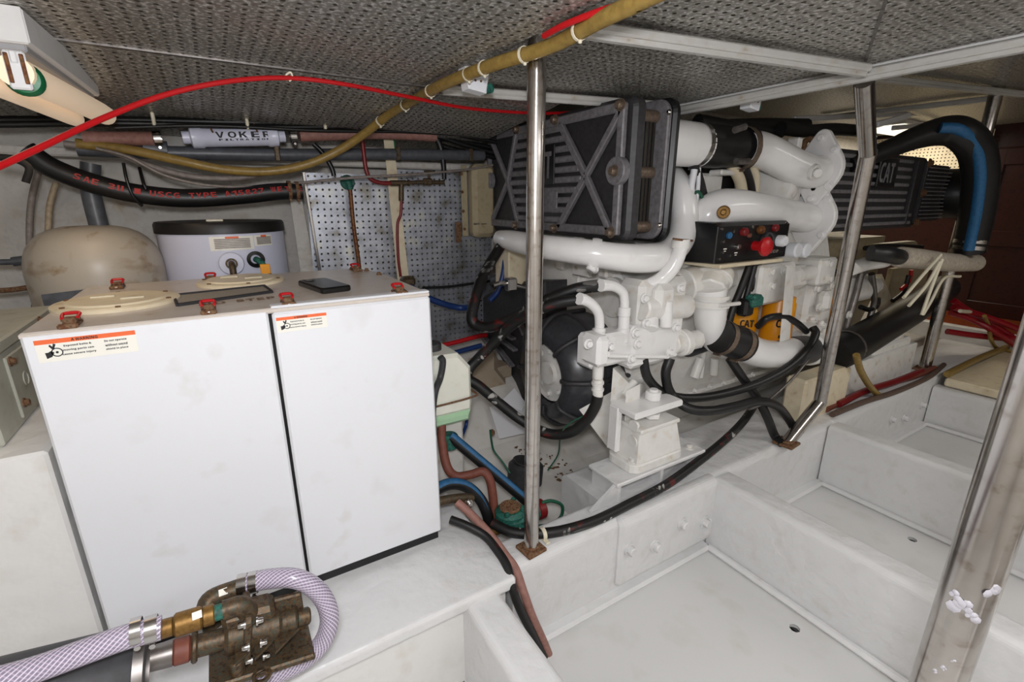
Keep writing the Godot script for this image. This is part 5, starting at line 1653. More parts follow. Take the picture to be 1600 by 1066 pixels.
	b.cyl(V(1.542,0.966,-1.09), V(1.518,0.964,-1.075), 0.022, 18, 0.003)
	b.cyl(V(1.528,0.966,-1.08), V(1.497,0.965,-1.06), 0.010, 12, 0.003)
	part(t, "pipe_plug", b, M.brass)
	b = MB.new()
	b.cyl(V(2.011,1.113,-1.06), V(2.011,1.107,-1.04), 0.030, 16, 0.004)
	b.cyl(V(2.001,1.109,-1.04), V(1.987,1.103,-1.02), 0.018, 8, 0.003)
	part(t, "pipe_sensor", b, M.engine)
	for q in [[V(2.18,1.131,-1.13), 0.0], [V(2.196,0.934,-1.13), 0.0]]:
		# diamond flange, facing along the engine
		var o: Vector3 = q[0]
		b = MB.new()
		var cloud := PackedVector2Array()
		for k in 24:
			var e := Vector2.from_angle(TAU * k / 24.0)
			cloud.append_array([e * 0.098, e * 0.032 + V2(0, 0.122), e * 0.032 - V2(0, 0.122)])
		var hullp := Geometry2D.convex_hull(cloud)
		hullp.remove_at(hullp.size() - 1)
		b.prism(Array(hullp), o + V(0.03, 0, 0), Vector3.BACK, Vector3.UP, 0.03, 0.005)
		var fl := part(t, "pipe_flange", b, M.enginegloss, "white diamond flange")
		for s in [V(0, 0.12, 0.0), V(0, -0.12, 0.0), V(0, 0.07, 0.06), V(0, -0.07, 0.06)]:
			copy(fl, "flange_bolt", bolt_mesh(0.013, 0.016), M.enginegloss, facing(o + s, Vector3.LEFT))
	b = MB.new()
	b.box(V(2.077,1.17,-1.18), V(0.03, 0.16, 0.05), 0.006)
	b.box(V(2.146,1.027,-1.2), V(0.06, 0.22, 0.05), 0.006)
	part(t, "pipe_bracket", b, M.engine)
	# clutter behind the pipes
	b = MB.new()
	b.tube([V(1.5,1.111,-1.2),V(1.495,1.034,-1.2),V(1.528,0.943,-1.2),V(1.561,0.896,-1.2)], 0.012, 8)
	part(t, "white_wire", b, M.white)
	b = MB.new()
	b.tube([V(1.523,1.118,-1.2),V(1.53,1.034,-1.2),V(1.519,0.932,-1.2)], 0.008, 8)
	part(t, "white_wire", b, M.white)
	b = MB.new()
	b.tube([V(1.491,1.023,-1.19),V(1.525,1.034,-1.19),V(1.561,0.989,-1.19),V(1.564,0.931,-1.19)], 0.006, 8)
	part(t, "green_wire", b, M.greenwire)
	b = MB.new()
	span(b, V(1.625,1.106,-1.26), V(1.759,1.018,-1.26), 0.08, 0.012)
	b.box(V(1.721,1.108,-1.24), V(0.10, 0.02, 0.06), 0.005)
	part(t, "thermostat_box", b, M.engine)
	b = MB.new()
	b.lathe([V2(0, 0), V2(0.11, 0), V2(0.12, 0.02), V2(0.12, 0.1)], V(2.024,1.066,-1.25) + V(-0.02, 0, 0), V(1, 0, -0.3), 28)
	b.box(V(2.055,1.027,-1.22), V(0.08, 0.03, 0.03), 0.006)
	part(t, "turbo_housing", b, M.engine)
	b = MB.new()
	b.tube([V(1.733,1.142,-1.22),V(1.798,1.085,-1.22),V(1.832,1.025,-1.22)], 0.022, 12)
	part(t, "heat_wrapped_pipe", b, M.cream)
	b = MB.new()
	b.tube([V(1.854,1.147,-1.22),V(1.9,1.1,-1.22),V(1.915,1.038,-1.22)], 0.018, 12)
	part(t, "heat_wrapped_pipe", b, M.cream)
	b = MB.new()
	b.tube([V(1.78,1.151,-1.21),V(1.848,1.074,-1.21),V(1.879,1.013,-1.21)], 0.020, 12)
	part(t, "black_oil_hose", b, M.rubber)
	b = MB.new()
	b.tube([V(1.49,1.143,-1.21),V(1.534,1.09,-1.21),V(1.574,1.023,-1.21)], 0.018, 10)
	part(t, "black_oil_hose", b, M.rubber)
	b = MB.new()
	b.box(V(2.147,1.028,-1.24), V(0.10, 0.24, 0.05), 0.02)
	part(t, "blue_grey_cover", b, M.greypipe)
	# filters and their head
	for q in [[V(2.085,0.58,-1.14), V(2.156,0.383,-1.14), 0.066], [V(2.459,0.581,-1.24), V(2.53,0.414,-1.24), 0.052], [V(1.948,0.552,-1.22), V(1.987,0.419,-1.22), 0.062], [V(2.152,0.7,-1.28), V(2.191,0.544,-1.28), 0.050]]:
		var top: Vector3 = q[0]
		var bot := V(top.x, q[1].y, top.z)
		var r: float = q[2]
		var h := top.y - bot.y
		b = MB.new()
		b.lathe([V2(0, 0), V2(r * 0.8, 0), V2(r, 0.012), V2(r, h - 0.01), V2(r * 0.92, h), V2(r * 0.92, h + 0.02), V2(0, h + 0.02)], bot, Vector3.UP, 28)
		var f := part(t, "oil_filter", b, M.yellow, "yellow oil filter can")
		b = MB.new()
		var sd := V(-0.62, 0, 0.78)
		b.text("CAT", bot + V(0, h * 0.55, 0) + sd * (r + 0.001), V(0.78, 0, 0.62), Vector3.UP, r * 0.9, r * 0.5, 0.004)
		part(f, "filter_print", b, M.ink)
		if r > 0.06:
			b = MB.new()
			b.box(bot + V(0, h * 0.25, 0) + sd * (r + 0.0005), V(r * 0.35, r * 0.2, 0.003), 0.0, Basis(Vector3.UP, -0.67))
			part(f, "filter_stripe", b, M.ink)
	b = MB.new()
	span(b, V(1.846,0.755,-1.1), V(2.098,0.585,-1.1), 0.14, 0.012)
	span(b, V(2.128,0.723,-1.14), V(2.298,0.617,-1.14), 0.14, 0.02)
	b.tube([V(2.224,0.68,-1.16),V(2.358,0.684,-1.16),V(2.443,0.687,-1.16)], 0.035, 14)
	span(b, V(2.335,0.749,-1.12), V(2.489,0.624,-1.12), 0.12, 0.01)
	part(t, "filter_head", b, M.engine, "white cast filter head")
	b = MB.new()
	b.hexa([V(1.925,0.755,-1.05),V(1.994,0.743,-1.05),V(2.044,0.431,-1.05),V(1.967,0.429,-1.05),V(1.962,0.751,-1.07),V(2.032,0.738,-1.07),V(2.083,0.421,-1.07),V(2.005,0.418,-1.07)])
	part(t, "filter_strut", b, M.engine, "chipped white strut")
	bolts(t, "head_bolt", [V(1.911,0.725,-1.1),V(2.003,0.726,-1.1),V(1.932,0.665,-1.1),V(2.412,0.724,-1.12),V(2.438,0.65,-1.12)], 0.014, 0.014, M.engine, Vector3.BACK)
	b = MB.new()
	b.tube([V(1.79,0.764,-1.12),V(1.753,0.67,-1.12),V(1.719,0.596,-1.12),V(1.702,0.519,-1.12)], 0.014, 8)
	part(t, "wire_bundle", b, M.wire)
	b = MB.new()
	b.tube([V(1.808,0.764,-1.11),V(1.788,0.669,-1.11),V(1.771,0.597,-1.11)], 0.012, 8)
	part(t, "wire_bundle", b, M.wire)
	b = MB.new()
	b.tube([V(1.866,0.763,-1.13),V(1.853,0.673,-1.13),V(1.87,0.604,-1.13)], 0.012, 8)
	part(t, "wire_bundle", b, M.wire)
	b = MB.new()
	b.box(V(1.765,0.595,-1.1), V(0.06, 0.07, 0.05), 0.01)
	part(t, "wire_plug", b, M.wire)
	b = MB.new()
	b.box(V(1.787,0.622,-1.08), V(0.07, 0.05, 0.05), 0.012)
	b.box(V(1.741,0.645,-1.06), V(0.02, 0.02, 0.03), 0.004)
	part(t, "corroded_plug", b, M.green)
	# side of the block, further along
	b = MB.new()
	span(b, V(2.403,0.633,-1.18), V(2.921,0.304,-1.18), 0.12, 0.02)
	b.box(V(2.507,0.533,-1.15), V(0.10, 0.10, 0.06), 0.02)
	part(t, "block_side_cover", b, M.engine)
	bolts(t, "side_bolt", [V(2.395,0.601,-1.15),V(2.541,0.606,-1.15),V(2.683,0.593,-1.15),V(2.444,0.508,-1.15),V(2.608,0.423,-1.15),V(2.769,0.43,-1.15),V(2.635,0.519,-1.15)], 0.014, 0.016, M.engine, Vector3.BACK)
	b = MB.new()
	span(b, V(1.687,0.744,-1.3), V(2.227,0.593,-1.3), 0.1, 0.015)
	b.tube([V(1.535,0.621,-1.24),V(1.647,0.528,-1.24),V(1.725,0.433,-1.24),V(1.734,0.255,-1.24)], 0.012, 8)
	b.cyl(V(1.676,0.269,-1.23), V(1.705,0.352,-1.23), 0.02, 10)
	b.cyl(V(1.808,0.258,-1.23), V(1.803,0.335,-1.23), 0.018, 10)
	part(t, "block_ribs", b, M.engine)
	# second cooler cover on the side of the engine
	var q0: Array = [V(2.32,1.25,-1.2),V(3.473,1.224,-1.2),V(3.527,0.864,-1.2),V(2.37,0.849,-1.2)]
	var sx0: float = (q0[0].x + q0[3].x) / 2
	var sx1: float = (q0[1].x + q0[2].x) / 2
	var sy1: float = (q0[0].y + q0[1].y) / 2
	var sy0: float = (q0[2].y + q0[3].y) / 2
	b = MB.new()
	b.prism(rr(sx0, sy0, sx1, sy1, 0.03, 4), V(0, 0, -1.32), Vector3.RIGHT, Vector3.UP, 0.11, 0.012)
	var sc := part(t, "side_cooler_cover", b, M.castblack, "dark ribbed side cover with a badge")
	for k in 9:
		b = MB.new()
		var yy := lerpf(sy0 + 0.03, sy1 - 0.03, k / 8.0)
		b.bar(V(sx0 + 0.06, yy, -1.205), V(sx1 - (0.22 if k > 1 else 0.10), yy, -1.205), 0.018, 0.018, Vector3.BACK, 0.004)
		part(sc, "slat", b, M.castrib)
	for xx in [sx0 + 0.03, sx1 - 0.16, sx1 - 0.03]:
		b = MB.new()
		b.bar(V(xx, sy0 + 0.02, -1.203), V(xx, sy1 - 0.02, -1.203), 0.022, 0.02, Vector3.BACK, 0.004)
		part(sc, "rib", b, M.castblack)
	b = MB.new()
	b.box(V(2.976,1.142,-1.192), V(0.20, 0.145, 0.012), 0.004)
	part(sc, "badge_plate", b, M.black)
	b = MB.new()
	b.text("CAT", V(2.96,1.141,-1.185), Vector3.RIGHT, Vector3.UP, 0.15, 0.095, 0.001)
	part(sc, "badge_lettering", b, M.castrib)
	bolts(sc, "cover_bolt", [V(sx0 + 0.03, sy1 - 0.03, -1.195), V(sx0 + 0.03, sy0 + 0.03, -1.195), V(sx1 - 0.03, sy1 - 0.03, -1.195), V(sx1 - 0.03, sy0 + 0.03, -1.195), V(sx0 + 0.03, (sy0 + sy1) / 2, -1.195), V(sx1 - 0.03, (sy0 + sy1) / 2, -1.195)], 0.016, 0.018, M.rust, Vector3.BACK)
	b = MB.new()
	b.box(V(sx1 + 0.20, (sy0 + sy1) / 2, -1.30), V(0.34, sy1 - sy0 - 0.06, 0.16), 0.01)
	var fp := part(t, "fin_pack", b, M.castblack)
	for k in 14:
		b = MB.new()
		b.box(V(sx1 + 0.20, lerpf(sy0 + 0.05, sy1 - 0.05, k / 13.0), -1.215), V(0.33, 0.006, 0.02))
		part(fp, "cooling_fin", b, M.castrib)
	b = MB.new()
	b.lathe([V2(0, 0), V2(0.13, 0), V2(0.15, 0.03), V2(0.15, 0.16), V2(0.11, 0.2)], V(sx1 + 0.45, (sy0 + sy1) / 2, -1.32), V(0.3, 0, 1), 28)
	part(t, "fan_pulley", b, M.black)
	b = MB.new()
	for hq in [[V(2.162,1.307,-1.3),V(2.367,1.309,-1.3),V(2.585,1.332,-1.3),V(2.863,1.343,-1.3)], [V(1.677,1.302,-1.35),V(1.923,1.296,-1.35),V(2.25,1.304,-1.35)], [V(1.744,1.289,-1.4),V(2.128,1.33,-1.4),V(2.54,1.361,-1.4)]]:
		b = MB.new()
		b.tube(hq, 0.028, 10)
		part(t, "upper_harness", b, M.wire)
	b = MB.new()
	b.tube([V(2.188,1.197,-1.2),V(2.188,1.243,-1.2),V(2.235,1.255,-1.2),V(2.269,1.214,-1.2)], 0.012, 8)
	part(t, "lifting_hook", b, M.rust)
	b = MB.new()
	b.box(V(1.265,1.341,-1.5), V(0.05, 0.02, 0.04), 0.005)
	b.cyl(V(1.255,1.34,-1.5), V(1.255,1.353,-1.5), 0.008, 8)
	part(t, "vent_cock", b, M.tie)

	# engine mount standing on the girder
	t = thing("engine_mount", "white painted engine mount with a big bolt on a steel stand", "engine mount")
	b = MB.new()
	b.box(V(1.265, 0.072, -1.085), V(0.46, 0.016, 0.155), 0.004)
	part(t, "stand_plate", b, M.girder)
	for x in [1.055, 1.265, 1.475]:
		b = MB.new()
		b.box(V(x, 0.032, -1.085), V(0.014, 0.066, 0.14), 0.003)
		part(t, "stand_leg", b, M.girder)
	b = MB.new()
	b.prism([V2(-0.12, 0.005), V2(0.0, 0.005), V2(0.0, 0.08)], V(1.05, 0, -1.03), Vector3.RIGHT, Vector3.UP, 0.012)
	part(t, "stand_gusset", b, M.girder)
	b = MB.new()
	b.prism(rr(-0.135, -0.075, 0.135, 0.075, 0.04, 4), V(1.25, 0.080, -1.09), Vector3.RIGHT, Vector3.FORWARD, 0.035, 0.004)
	part(t, "mount_flange", b, M.engine)
	b = MB.new()
	b.hexa([V(1.135, 0.115, -1.025), V(1.365, 0.115, -1.025), V(1.345, 0.225, -1.04), V(1.155, 0.225, -1.04), V(1.135, 0.115, -1.155), V(1.365, 0.115, -1.155), V(1.345, 0.225, -1.14), V(1.155, 0.225, -1.14)])
	part(t, "mount_block", b, M.engine)
	b = MB.new()
	b.box(V(1.25, 0.232, -1.09), V(0.20, 0.016, 0.125), 0.004)
	part(t, "mount_cap", b, M.engine)
	b = MB.new()
	b.cyl(V(1.265, 0.235, -1.09), V(1.265, 0.352, -1.09), 0.017, 16, 0.003)
	b.cyl(V(1.265, 0.243, -1.09), V(1.265, 0.262, -1.09), 0.034, 6, 0.003)
	b.cyl(V(1.265, 0.312, -1.09), V(1.265, 0.345, -1.09), 0.030, 6, 0.003)
	part(t, "mount_bolt", b, M.enginegloss)
	b = MB.new()
	b.box(V(1.24, 0.298, -1.095), V(0.24, 0.026, 0.13), 0.006)
	b.box(V(1.128, 0.215, -1.135), V(0.024, 0.18, 0.05), 0.006)
	part(t, "bracket_arm", b, M.enginegloss)
	bolts(t, "bracket_bolt", [V(1.142, 0.25, -1.06), V(1.142, 0.19, -1.06)], 0.014, 0.02, M.engine, Vector3.RIGHT)
	bolts(t, "flange_bolt", [V(1.145, 0.115, -1.05), V(1.36, 0.115, -1.05)], 0.014, 0.016, M.engine, Vector3.UP)
	bolts(t, "plate_bolt", [V(1.45, 0.08, -1.05)], 0.012, 0.014, M.engine, Vector3.UP)

	# hoses of the gear
	hose("hydraulic_hose", [V(1.061,0.735,-1.17),V(0.991,0.726,-1.2),V(0.938,0.698,-1.25),V(0.888,0.653,-1.32),V(0.841,0.597,-1.4),V(0.796,0.564,-1.46),V(0.765,0.565,-1.5),V(0.755,0.591,-1.52),V(0.784,0.647,-1.55),V(0.842,0.719,-1.6),V(0.953,0.803,-1.68),V(1.006,0.836,-1.72)], 0.021, M.wornrubber, "thick worn black hose with a sharp bend from the upper white elbow")
	hose("hydraulic_hose", [V(0.968,0.697,-1.17),V(0.916,0.682,-1.22),V(0.869,0.648,-1.28),V(0.83,0.589,-1.36),V(0.786,0.513,-1.42),V(0.744,0.457,-1.45),V(0.709,0.418,-1.46),V(0.694,0.391,-1.44),V(0.726,0.364,-1.42),V(0.788,0.297,-1.38),V(0.853,0.233,-1.33),V(0.911,0.2,-1.25),V(0.957,0.221,-1.18),V(0.994,0.273,-1.14),V(1.011,0.334,-1.115),V(1.016,0.375,-1.11)], 0.019, M.wornrubber, "worn black hose looping from the lower elbow round under the drum")
	hose("engine_hose", [V(1.23,0.466,-1.12),V(1.261,0.387,-1.12),V(1.348,0.311,-1.12),V(1.442,0.277,-1.09),V(1.581,0.272,-1.05),V(1.782,0.286,-1.02),V(1.965,0.33,-1),V(2.104,0.392,-1),V(2.168,0.446,-1.01),V(2.178,0.469,-1.03)], 0.017, M.rubber, "black hose sweeping from the white pump up to the strainer")
	hose("engine_hose", [V(1.348,0.451,-1.1),V(1.332,0.392,-1.1),V(1.371,0.308,-1.1),V(1.401,0.264,-1.04),V(1.479,0.25,-1),V(1.622,0.239,-0.99),V(1.762,0.23,-0.985),V(1.913,0.172,-0.985),V(2.041,0.066,-0.985),V(2.05,0.01,-0.95)], 0.018, M.rubber, "black hose hanging in a deep loop before the engine block")
	hose("engine_hose", [V(1.709,0.388,-1.1),V(1.752,0.309,-1.06),V(1.841,0.201,-1.03),V(1.883,0.115,-1),V(1.937,0.029,-0.99),V(1.921,0.012,-0.944)], 0.018, M.rubber, "black hose dropping to the foot of the bent post")
	hose("engine_hose", [V(1.526,0.432,-1.2),V(1.577,0.402,-1.2),V(1.656,0.406,-1.2),V(1.739,0.412,-1.2)], 0.014, M.rubbergrey, "short grey hose stub by the relief valve")
	hose("filter_hose", [V(1.874,0.5,-1.1),V(1.87,0.545,-1.06),V(1.988,0.536,-1.06),V(2.059,0.503,-1.04),V(2.15,0.453,-1.04)], 0.014, M.rubber, "thin black hose crossing the yellow filters")
	hose("pull_cable", [V(2.114,0.349,-0.99),V(2.01,0.281,-0.99),V(1.883,0.227,-0.99),V(1.78,0.214,-0.98),V(1.695,0.212,-0.98)], 0.005, M.stand, "thin steel cable slanting under the white bend", "cable", "", 8)

func striped_hose(pts: Array, r: float, label: String) -> void:
	var t := thing("blue_striped_hose", label, "hose")
	var b := MB.new()
	b.tube(pts, r, 14)
	part(t, "tube", b, M.rubber)
	b = MB.new()
	var up := []
	for q in pts:
		up.append(q + V(-0.1, 0.7, 0.25).normalized() * r * 0.34)
	b.tube(up, r * 0.78, 12)
	part(t, "blue_band", b, M.blue, "blue band along the hose")

func build_bilge_gear() -> void:
	# header bottle by the cabinet
	var t := thing("coolant_bottle", "translucent white coolant bottle with a dark cap behind the cabinet edge", "bottle")
	var c := V(0.585, 0.0, -1.46)
	var b := MB.new()
	b.prism([V2(-0.09, 0.30), V2(0.088, 0.30), V2(0.092, 0.33), V2(0.09, 0.46), V2(0.045, 0.515), V2(-0.09, 0.52)], V(c.x, 0, c.z - 0.09), Vector3.RIGHT, Vector3.UP, 0.18, 0.012)
	part(t, "bottle_body", b, M.plastic)
	b = MB.new()
	b.prism([V2(-0.085, 0.262), V2(0.08, 0.262), V2(0.088, 0.30), V2(-0.09, 0.30)], V(c.x, 0, c.z - 0.09), Vector3.RIGHT, Vector3.UP, 0.18, 0.012)
	part(t, "coolant_level", b, M.coolant, "green coolant showing through")
	b = MB.new()
	b.lathe([V2(0, 0.026), V2(0.034, 0.026), V2(0.038, 0.02), V2(0.038, 0.0)], V(c.x - 0.02, 0.515, c.z), Vector3.UP, 24)
	part(t, "cap", b, M.rubbergrey, "dark grey cap")
	b = MB.new()
	b.tube([V(c.x - 0.1, 0.345, c.z + 0.093), V(c.x + 0.09, 0.352, c.z + 0.094), V(c.x + 0.105, 0.36, c.z + 0.07), V(c.x + 0.095, 0.36, c.z - 0.09)], 0.0035, 6)
	part(t, "wire_strap", b, M.rust)
	b = MB.new()
	b.tube([V(0.559,0.519,-1.36),V(0.567,0.5,-1.36),V(0.556,0.449,-1.36),V(0.524,0.417,-1.33),V(0.512,0.346,-1.33),V(0.512,0.266,-1.33)], 0.011, 10)
	part(t, "vent_hose", b, M.rubbergrey)
	b = MB.new()
	b.box(V(c.x, 0.13, c.z - 0.02), V(0.15, 0.26, 0.13), 0.01)
	one("bottle_stand", b, M.hull, "white painted block under the coolant bottle", "stand")
	# hoses in the gap
	striped_hose([V(0.583,0.228,-1.36),V(0.63,0.175,-1.33),V(0.703,0.093,-1.28),V(0.777,0.008,-1.23),V(0.835,-0.064,-1.2)], 0.019, "straight blue topped hose slanting down to the green pump")
	striped_hose([V(0.45,0.118,-1.24),V(0.521,0.123,-1.25),V(0.579,0.101,-1.24),V(0.62,0.05,-1.22),V(0.637,-0.007,-1.2),V(0.641,-0.051,-1.2)], 0.019, "blue topped hose arching beside the cabinet corner")
	b = MB.new()
	b.cyl(V(0.581,0.18,-1.37), V(0.586,0.233,-1.37), 0.028, 16, 0.005)
	b.box(V(0.58,0.2,-1.37), V(0.05, 0.05, 0.05), 0.015)
	one("hose_valve", b, M.green, "green painted valve at the head of the straight blue hose", "valve")
	hose("brown_hose", [V(0.57,0.28,-1.4),V(0.552,0.217,-1.36),V(0.544,0.152,-1.31),V(0.566,0.117,-1.29),V(0.611,0.118,-1.27),V(0.649,0.128,-1.25),V(0.665,0.097,-1.23),V(0.665,0.027,-1.21),V(0.661,-0.041,-1.2)], 0.015, M.brownhose, "red brown rubber hose bending down behind the blue hoses")
	hose("blue_stub", [V(0.715,0.221,-1.5),V(0.709,0.177,-1.5),V(0.673,0.164,-1.46)], 0.007, M.deepblue, "short dark blue hose stub sticking up from the hull", "hose", "", 8)
	t = thing("bronze_fitting", "dull bronze tee fitting beside the cabinet corner", "fitting")
	b = MB.new()
	b.tube([V(0.456,0.124,-1.18),V(0.5,0.117,-1.18),V(0.543,0.106,-1.18),V(0.572,0.095,-1.18)], 0.014, 12)
	b.cyl(V(0.548,0.1,-1.18), V(0.548,0.077,-1.16), 0.014, 12, 0.003)
	part(t, "tee_body", b, M.bronze)
	bolts(t, "tee_bolt", [V(0.544,0.108,-1.145)], 0.008, 0.012, M.chrome, Vector3.BACK)
	hose("pink_hose", [V(0.51,0.114,-1.16),V(0.535,0.088,-1.12),V(0.563,0.05,-1.05),V(0.579,0.015,-0.985),V(0.588,-0.007,-0.945),V(0.587,-0.049,-0.9),V(0.609,-0.137,-0.885),V(0.648,-0.249,-0.88),V(0.689,-0.375,-0.88)], [0.013, 0.013, 0.013, 0.013, 0.013, 0.012, 0.012, 0.012, 0.012], M.pinkhose, "faded pink hose dropping over the platform corner into the bay")
	hose("grey_drain_hose", [V(0.474,0.085,-1.13),V(0.509,0.075,-1.09),V(0.545,0.055,-1.045),V(0.557,0.035,-0.99),V(0.557,0.022,-0.94),V(0.549,-0.008,-0.9),V(0.565,-0.08,-0.885),V(0.606,-0.189,-0.88),V(0.654,-0.314,-0.88)], 0.0125, M.wornrubber, "paint chipped grey hose running beside the pink hose")
	hose("girder_hose", [V(0.612,0.023,-1.12),V(0.647,0.016,-1.06),V(0.71,0.018,-1.011),V(0.786,0.018,-0.982),V(0.902,0.018,-0.966),V(1.062,0.02,-0.971),V(1.237,0.03,-0.974),V(1.435,0.05,-0.996),V(1.626,0.07,-1.025),V(1.792,0.1,-1.055),V(1.946,0.13,-1.1)], 0.0165, M.wornrubber, "long paint flecked black hose lying along the girder edge")
	t = thing("cable_saddle", "white saddle clip holding the long hose by the straight post", "clip")
	b = MB.new()
	b.lathe([V2(0.0168, -0.006), V2(0.020, -0.006), V2(0.020, 0.006), V2(0.0168, 0.006)], V(0.723,0.018,-1.003), V(1, 0, 0.12), 16)
	b.box(V(0.723,0.004,-0.996), V(0.016, 0.006, 0.05), 0.002)
	part(t, "saddle_band", b, M.tie)
	# green bilge pump
	t = thing("green_bilge_pump", "corroded green pump behind the foot of the straight post", "pump")
	var g: Vector3 = V(0.701,-0.008,-1.16)
	b = MB.new()
	b.cyl(g + V(0, -0.045, 0), g + V(0, 0.03, 0), 0.052, 14, 0.012)
	b.box(g + V(0.02, -0.01, 0.02), V(0.10, 0.06, 0.07), 0.016)
	b.cyl(g + V(0.02, -0.015, 0), g + V(0.11, -0.02, 0.0), 0.030, 14, 0.005)
	part(t, "pump_body", b, M.green)
	b = MB.new()
	b.cyl(g + V(0, 0.028, 0), g + V(0, 0.040, 0), 0.036, 18, 0.004)
	part(t, "pump_cover", b, M.rust)
	b = MB.new()
	b.tube([g + V(-0.05, -0.02, 0.02), g + V(-0.08, -0.018, 0.02), g + V(-0.10, -0.01, 0.02)], 0.014, 10)
	part(t, "inlet_nipple", b, M.brass)
	bolts(t, "pump_bolt", [g + V(0.03, 0.03, 0.03), g + V(-0.03, 0.03, 0.03), g + V(0.03, 0.03, -0.03)], 0.007, 0.01, M.green, Vector3.UP)
	b = MB.new()
	b.cyl(g + V(0.105, -0.02, 0), g + V(0.135, -0.02, 0), 0.034, 14, 0.004)
	part(t, "pump_end", b, M.darkred)
	t = thing("round_motor", "round grey black motor lying on the hull skin behind the post", "motor")
	var mc: Vector3 = V(0.921,-0.042,-1.4)
	b = MB.new()
	b.cyl(mc + V(-0.015, -0.045, 0.01), mc + V(0.0, 0.045, 0), 0.070, 26, 0.01)
	part(t, "motor_body", b, M.rubbergrey)
	b = MB.new()
	b.cyl(mc + V(0, 0.044, 0), mc + V(0.002, 0.052, 0), 0.055, 26, 0.003)
	part(t, "motor_lid", b, M.castblack)
	hose("green_wire", [V(0.814,0.13,-1.5),V(0.798,0.102,-1.46),V(0.786,0.083,-1.42),V(0.8,0.052,-1.38),V(0.809,0.021,-1.34)], 0.004, M.greenwire, "thin green wire trailing down the hull skin to the motor", "wire", "", 6)
	hose("green_wire", [V(0.821,0.003,-1.15),V(0.865,-0.005,-1.15),V(0.911,-0.041,-1.15),V(0.907,-0.087,-1.15),V(0.839,-0.073,-1.12),V(0.793,-0.06,-1.12)], 0.006, M.greenwire, "green wire loop beside the straight post", "wire", "", 6)
	hose("green_wire", [V(1.036,0.258,-1.2),V(0.972,0.244,-1.2),V(0.934,0.209,-1.2),V(0.987,0.078,-1.28),V(0.977,-0.014,-1.33)], 0.003, M.greenwire, "fine green wire hanging below the black drum", "wire", "", 6)
	b = MB.new()
	b.box(V(0.834,0.105,-1.52), V(0.02, 0.025, 0.02), 0.006)
	one("wire_terminal", b, M.rust, "small rusty terminal on the hull skin", "terminal")
	# odds and ends on the hull skin
	b = MB.new()
	b.hexa([V(0.902,0.312,-1.86),V(1.036,0.327,-1.86),V(1.099,0.196,-1.86),V(0.942,0.178,-1.86),V(0.87,0.244,-1.8),V(1.002,0.256,-1.8),V(1.063,0.173,-1.8),V(0.91,0.167,-1.8)])
	one("wood_block", b, M.wood, "weathered wooden block under the black gear case", "block")
	b = MB.new()
	b.box(V(0.93, 0.225, -1.86), V(0.36, 0.06, 0.10), 0.006, Basis(Vector3.UP, 0.05))
	one("wood_batten", b, M.wood, "grey wooden batten along the foot of the perforated sheet", "batten")
	b = MB.new()
	b.face([V(0.92, 0.13, -1.70), V(1.10, 0.10, -1.66), V(1.08, 0.03, -1.56), V(0.90, 0.03, -1.58)], Vector3.UP)
	b.face([V(0.98, 0.14, -1.70), V(1.05, 0.19, -1.70), V(1.09, 0.12, -1.66), V(1.05, 0.10, -1.64)], Vector3.UP)
	one("paper_sheet", b, M.paper, "crumpled white paper sheet on the hull under the gear case", "paper")
	hose("red_cable", [V(0.79,0.381,-1.9),V(0.869,0.386,-1.9),V(0.967,0.396,-1.9),V(1.018,0.395,-1.9)], 0.011, M.red, "red cable crossing at the foot of the wide perforated sheet", "cable", "", 8)
	hose("blue_cable", [V(0.835,0.342,-1.88),V(0.906,0.349,-1.88),V(0.98,0.356,-1.88)], 0.012, M.deepblue, "dark blue cable under the red cable", "cable", "", 8)
	hose("blue_hose", [V(0.665,0.655,-1.92),V(0.725,0.611,-1.92),V(0.807,0.568,-1.92),V(0.899,0.537,-1.92),V(0.945,0.554,-1.85)], 0.014, M.deepblue, "deep blue hose sweeping behind the cabinet corner")
	hose("blue_hose", [V(1.066,0.772,-1.8),V(1.052,0.689,-1.8),V(1.026,0.621,-1.8),V(0.983,0.582,-1.8)], 0.012, M.deepblue, "deep blue hose dropping beside the worn black hose")
	hose("thin_rod", [V(0.77,0.621,-2.05),V(0.897,0.615,-2.05),V(1.033,0.619,-2.05),V(1.213,0.626,-2.05)], 0.006, M.wire, "thin dark rod crossing the wide perforated sheet", "rod", "", 8)
	t = thing("shutoff_valve", "dark brass valve with a red lever behind the cabinet corner", "valve")
	b = MB.new()
	b.box(V(0.668,0.673,-1.95), V(0.06, 0.045, 0.05), 0.012)
	b.cyl(V(0.697,0.609,-1.9), V(0.706,0.51,-1.9), 0.014, 10)
	part(t, "valve_body", b, M.bronze)
	b = MB.new()
	b.box(V(0.707,0.465,-1.88), V(0.016, 0.10, 0.01), 0.003)
	part(t, "lever", b, M.redhandle)
	b = MB.new()
	var rng := RandomNumberGenerator.new()
	rng.seed = 7
	for k in 90:
		var px := rng.randf_range(0.0, 1.0)
		var at := V(lerpf(1.03, 1.22, px) + rng.randf_range(-0.05, 0.05), 0.0, lerpf(-1.53, -1.30, px) + rng.randf_range(-0.06, 0.06))
		at.y = -0.118 if at.z > -1.45 else lerpf(-0.11, -0.02, (-1.45 - at.z) / 0.17)
		var s := rng.randf_range(0.004, 0.018)
		b.box(at, V(s, 0.004, s * 0.7), 0.001, Basis(Vector3.UP, rng.randf() * 3.0))
	one("rust_flakes", b, M.rust, "scattered rust flakes on the white hull skin", "rust flakes", "", "stuff")

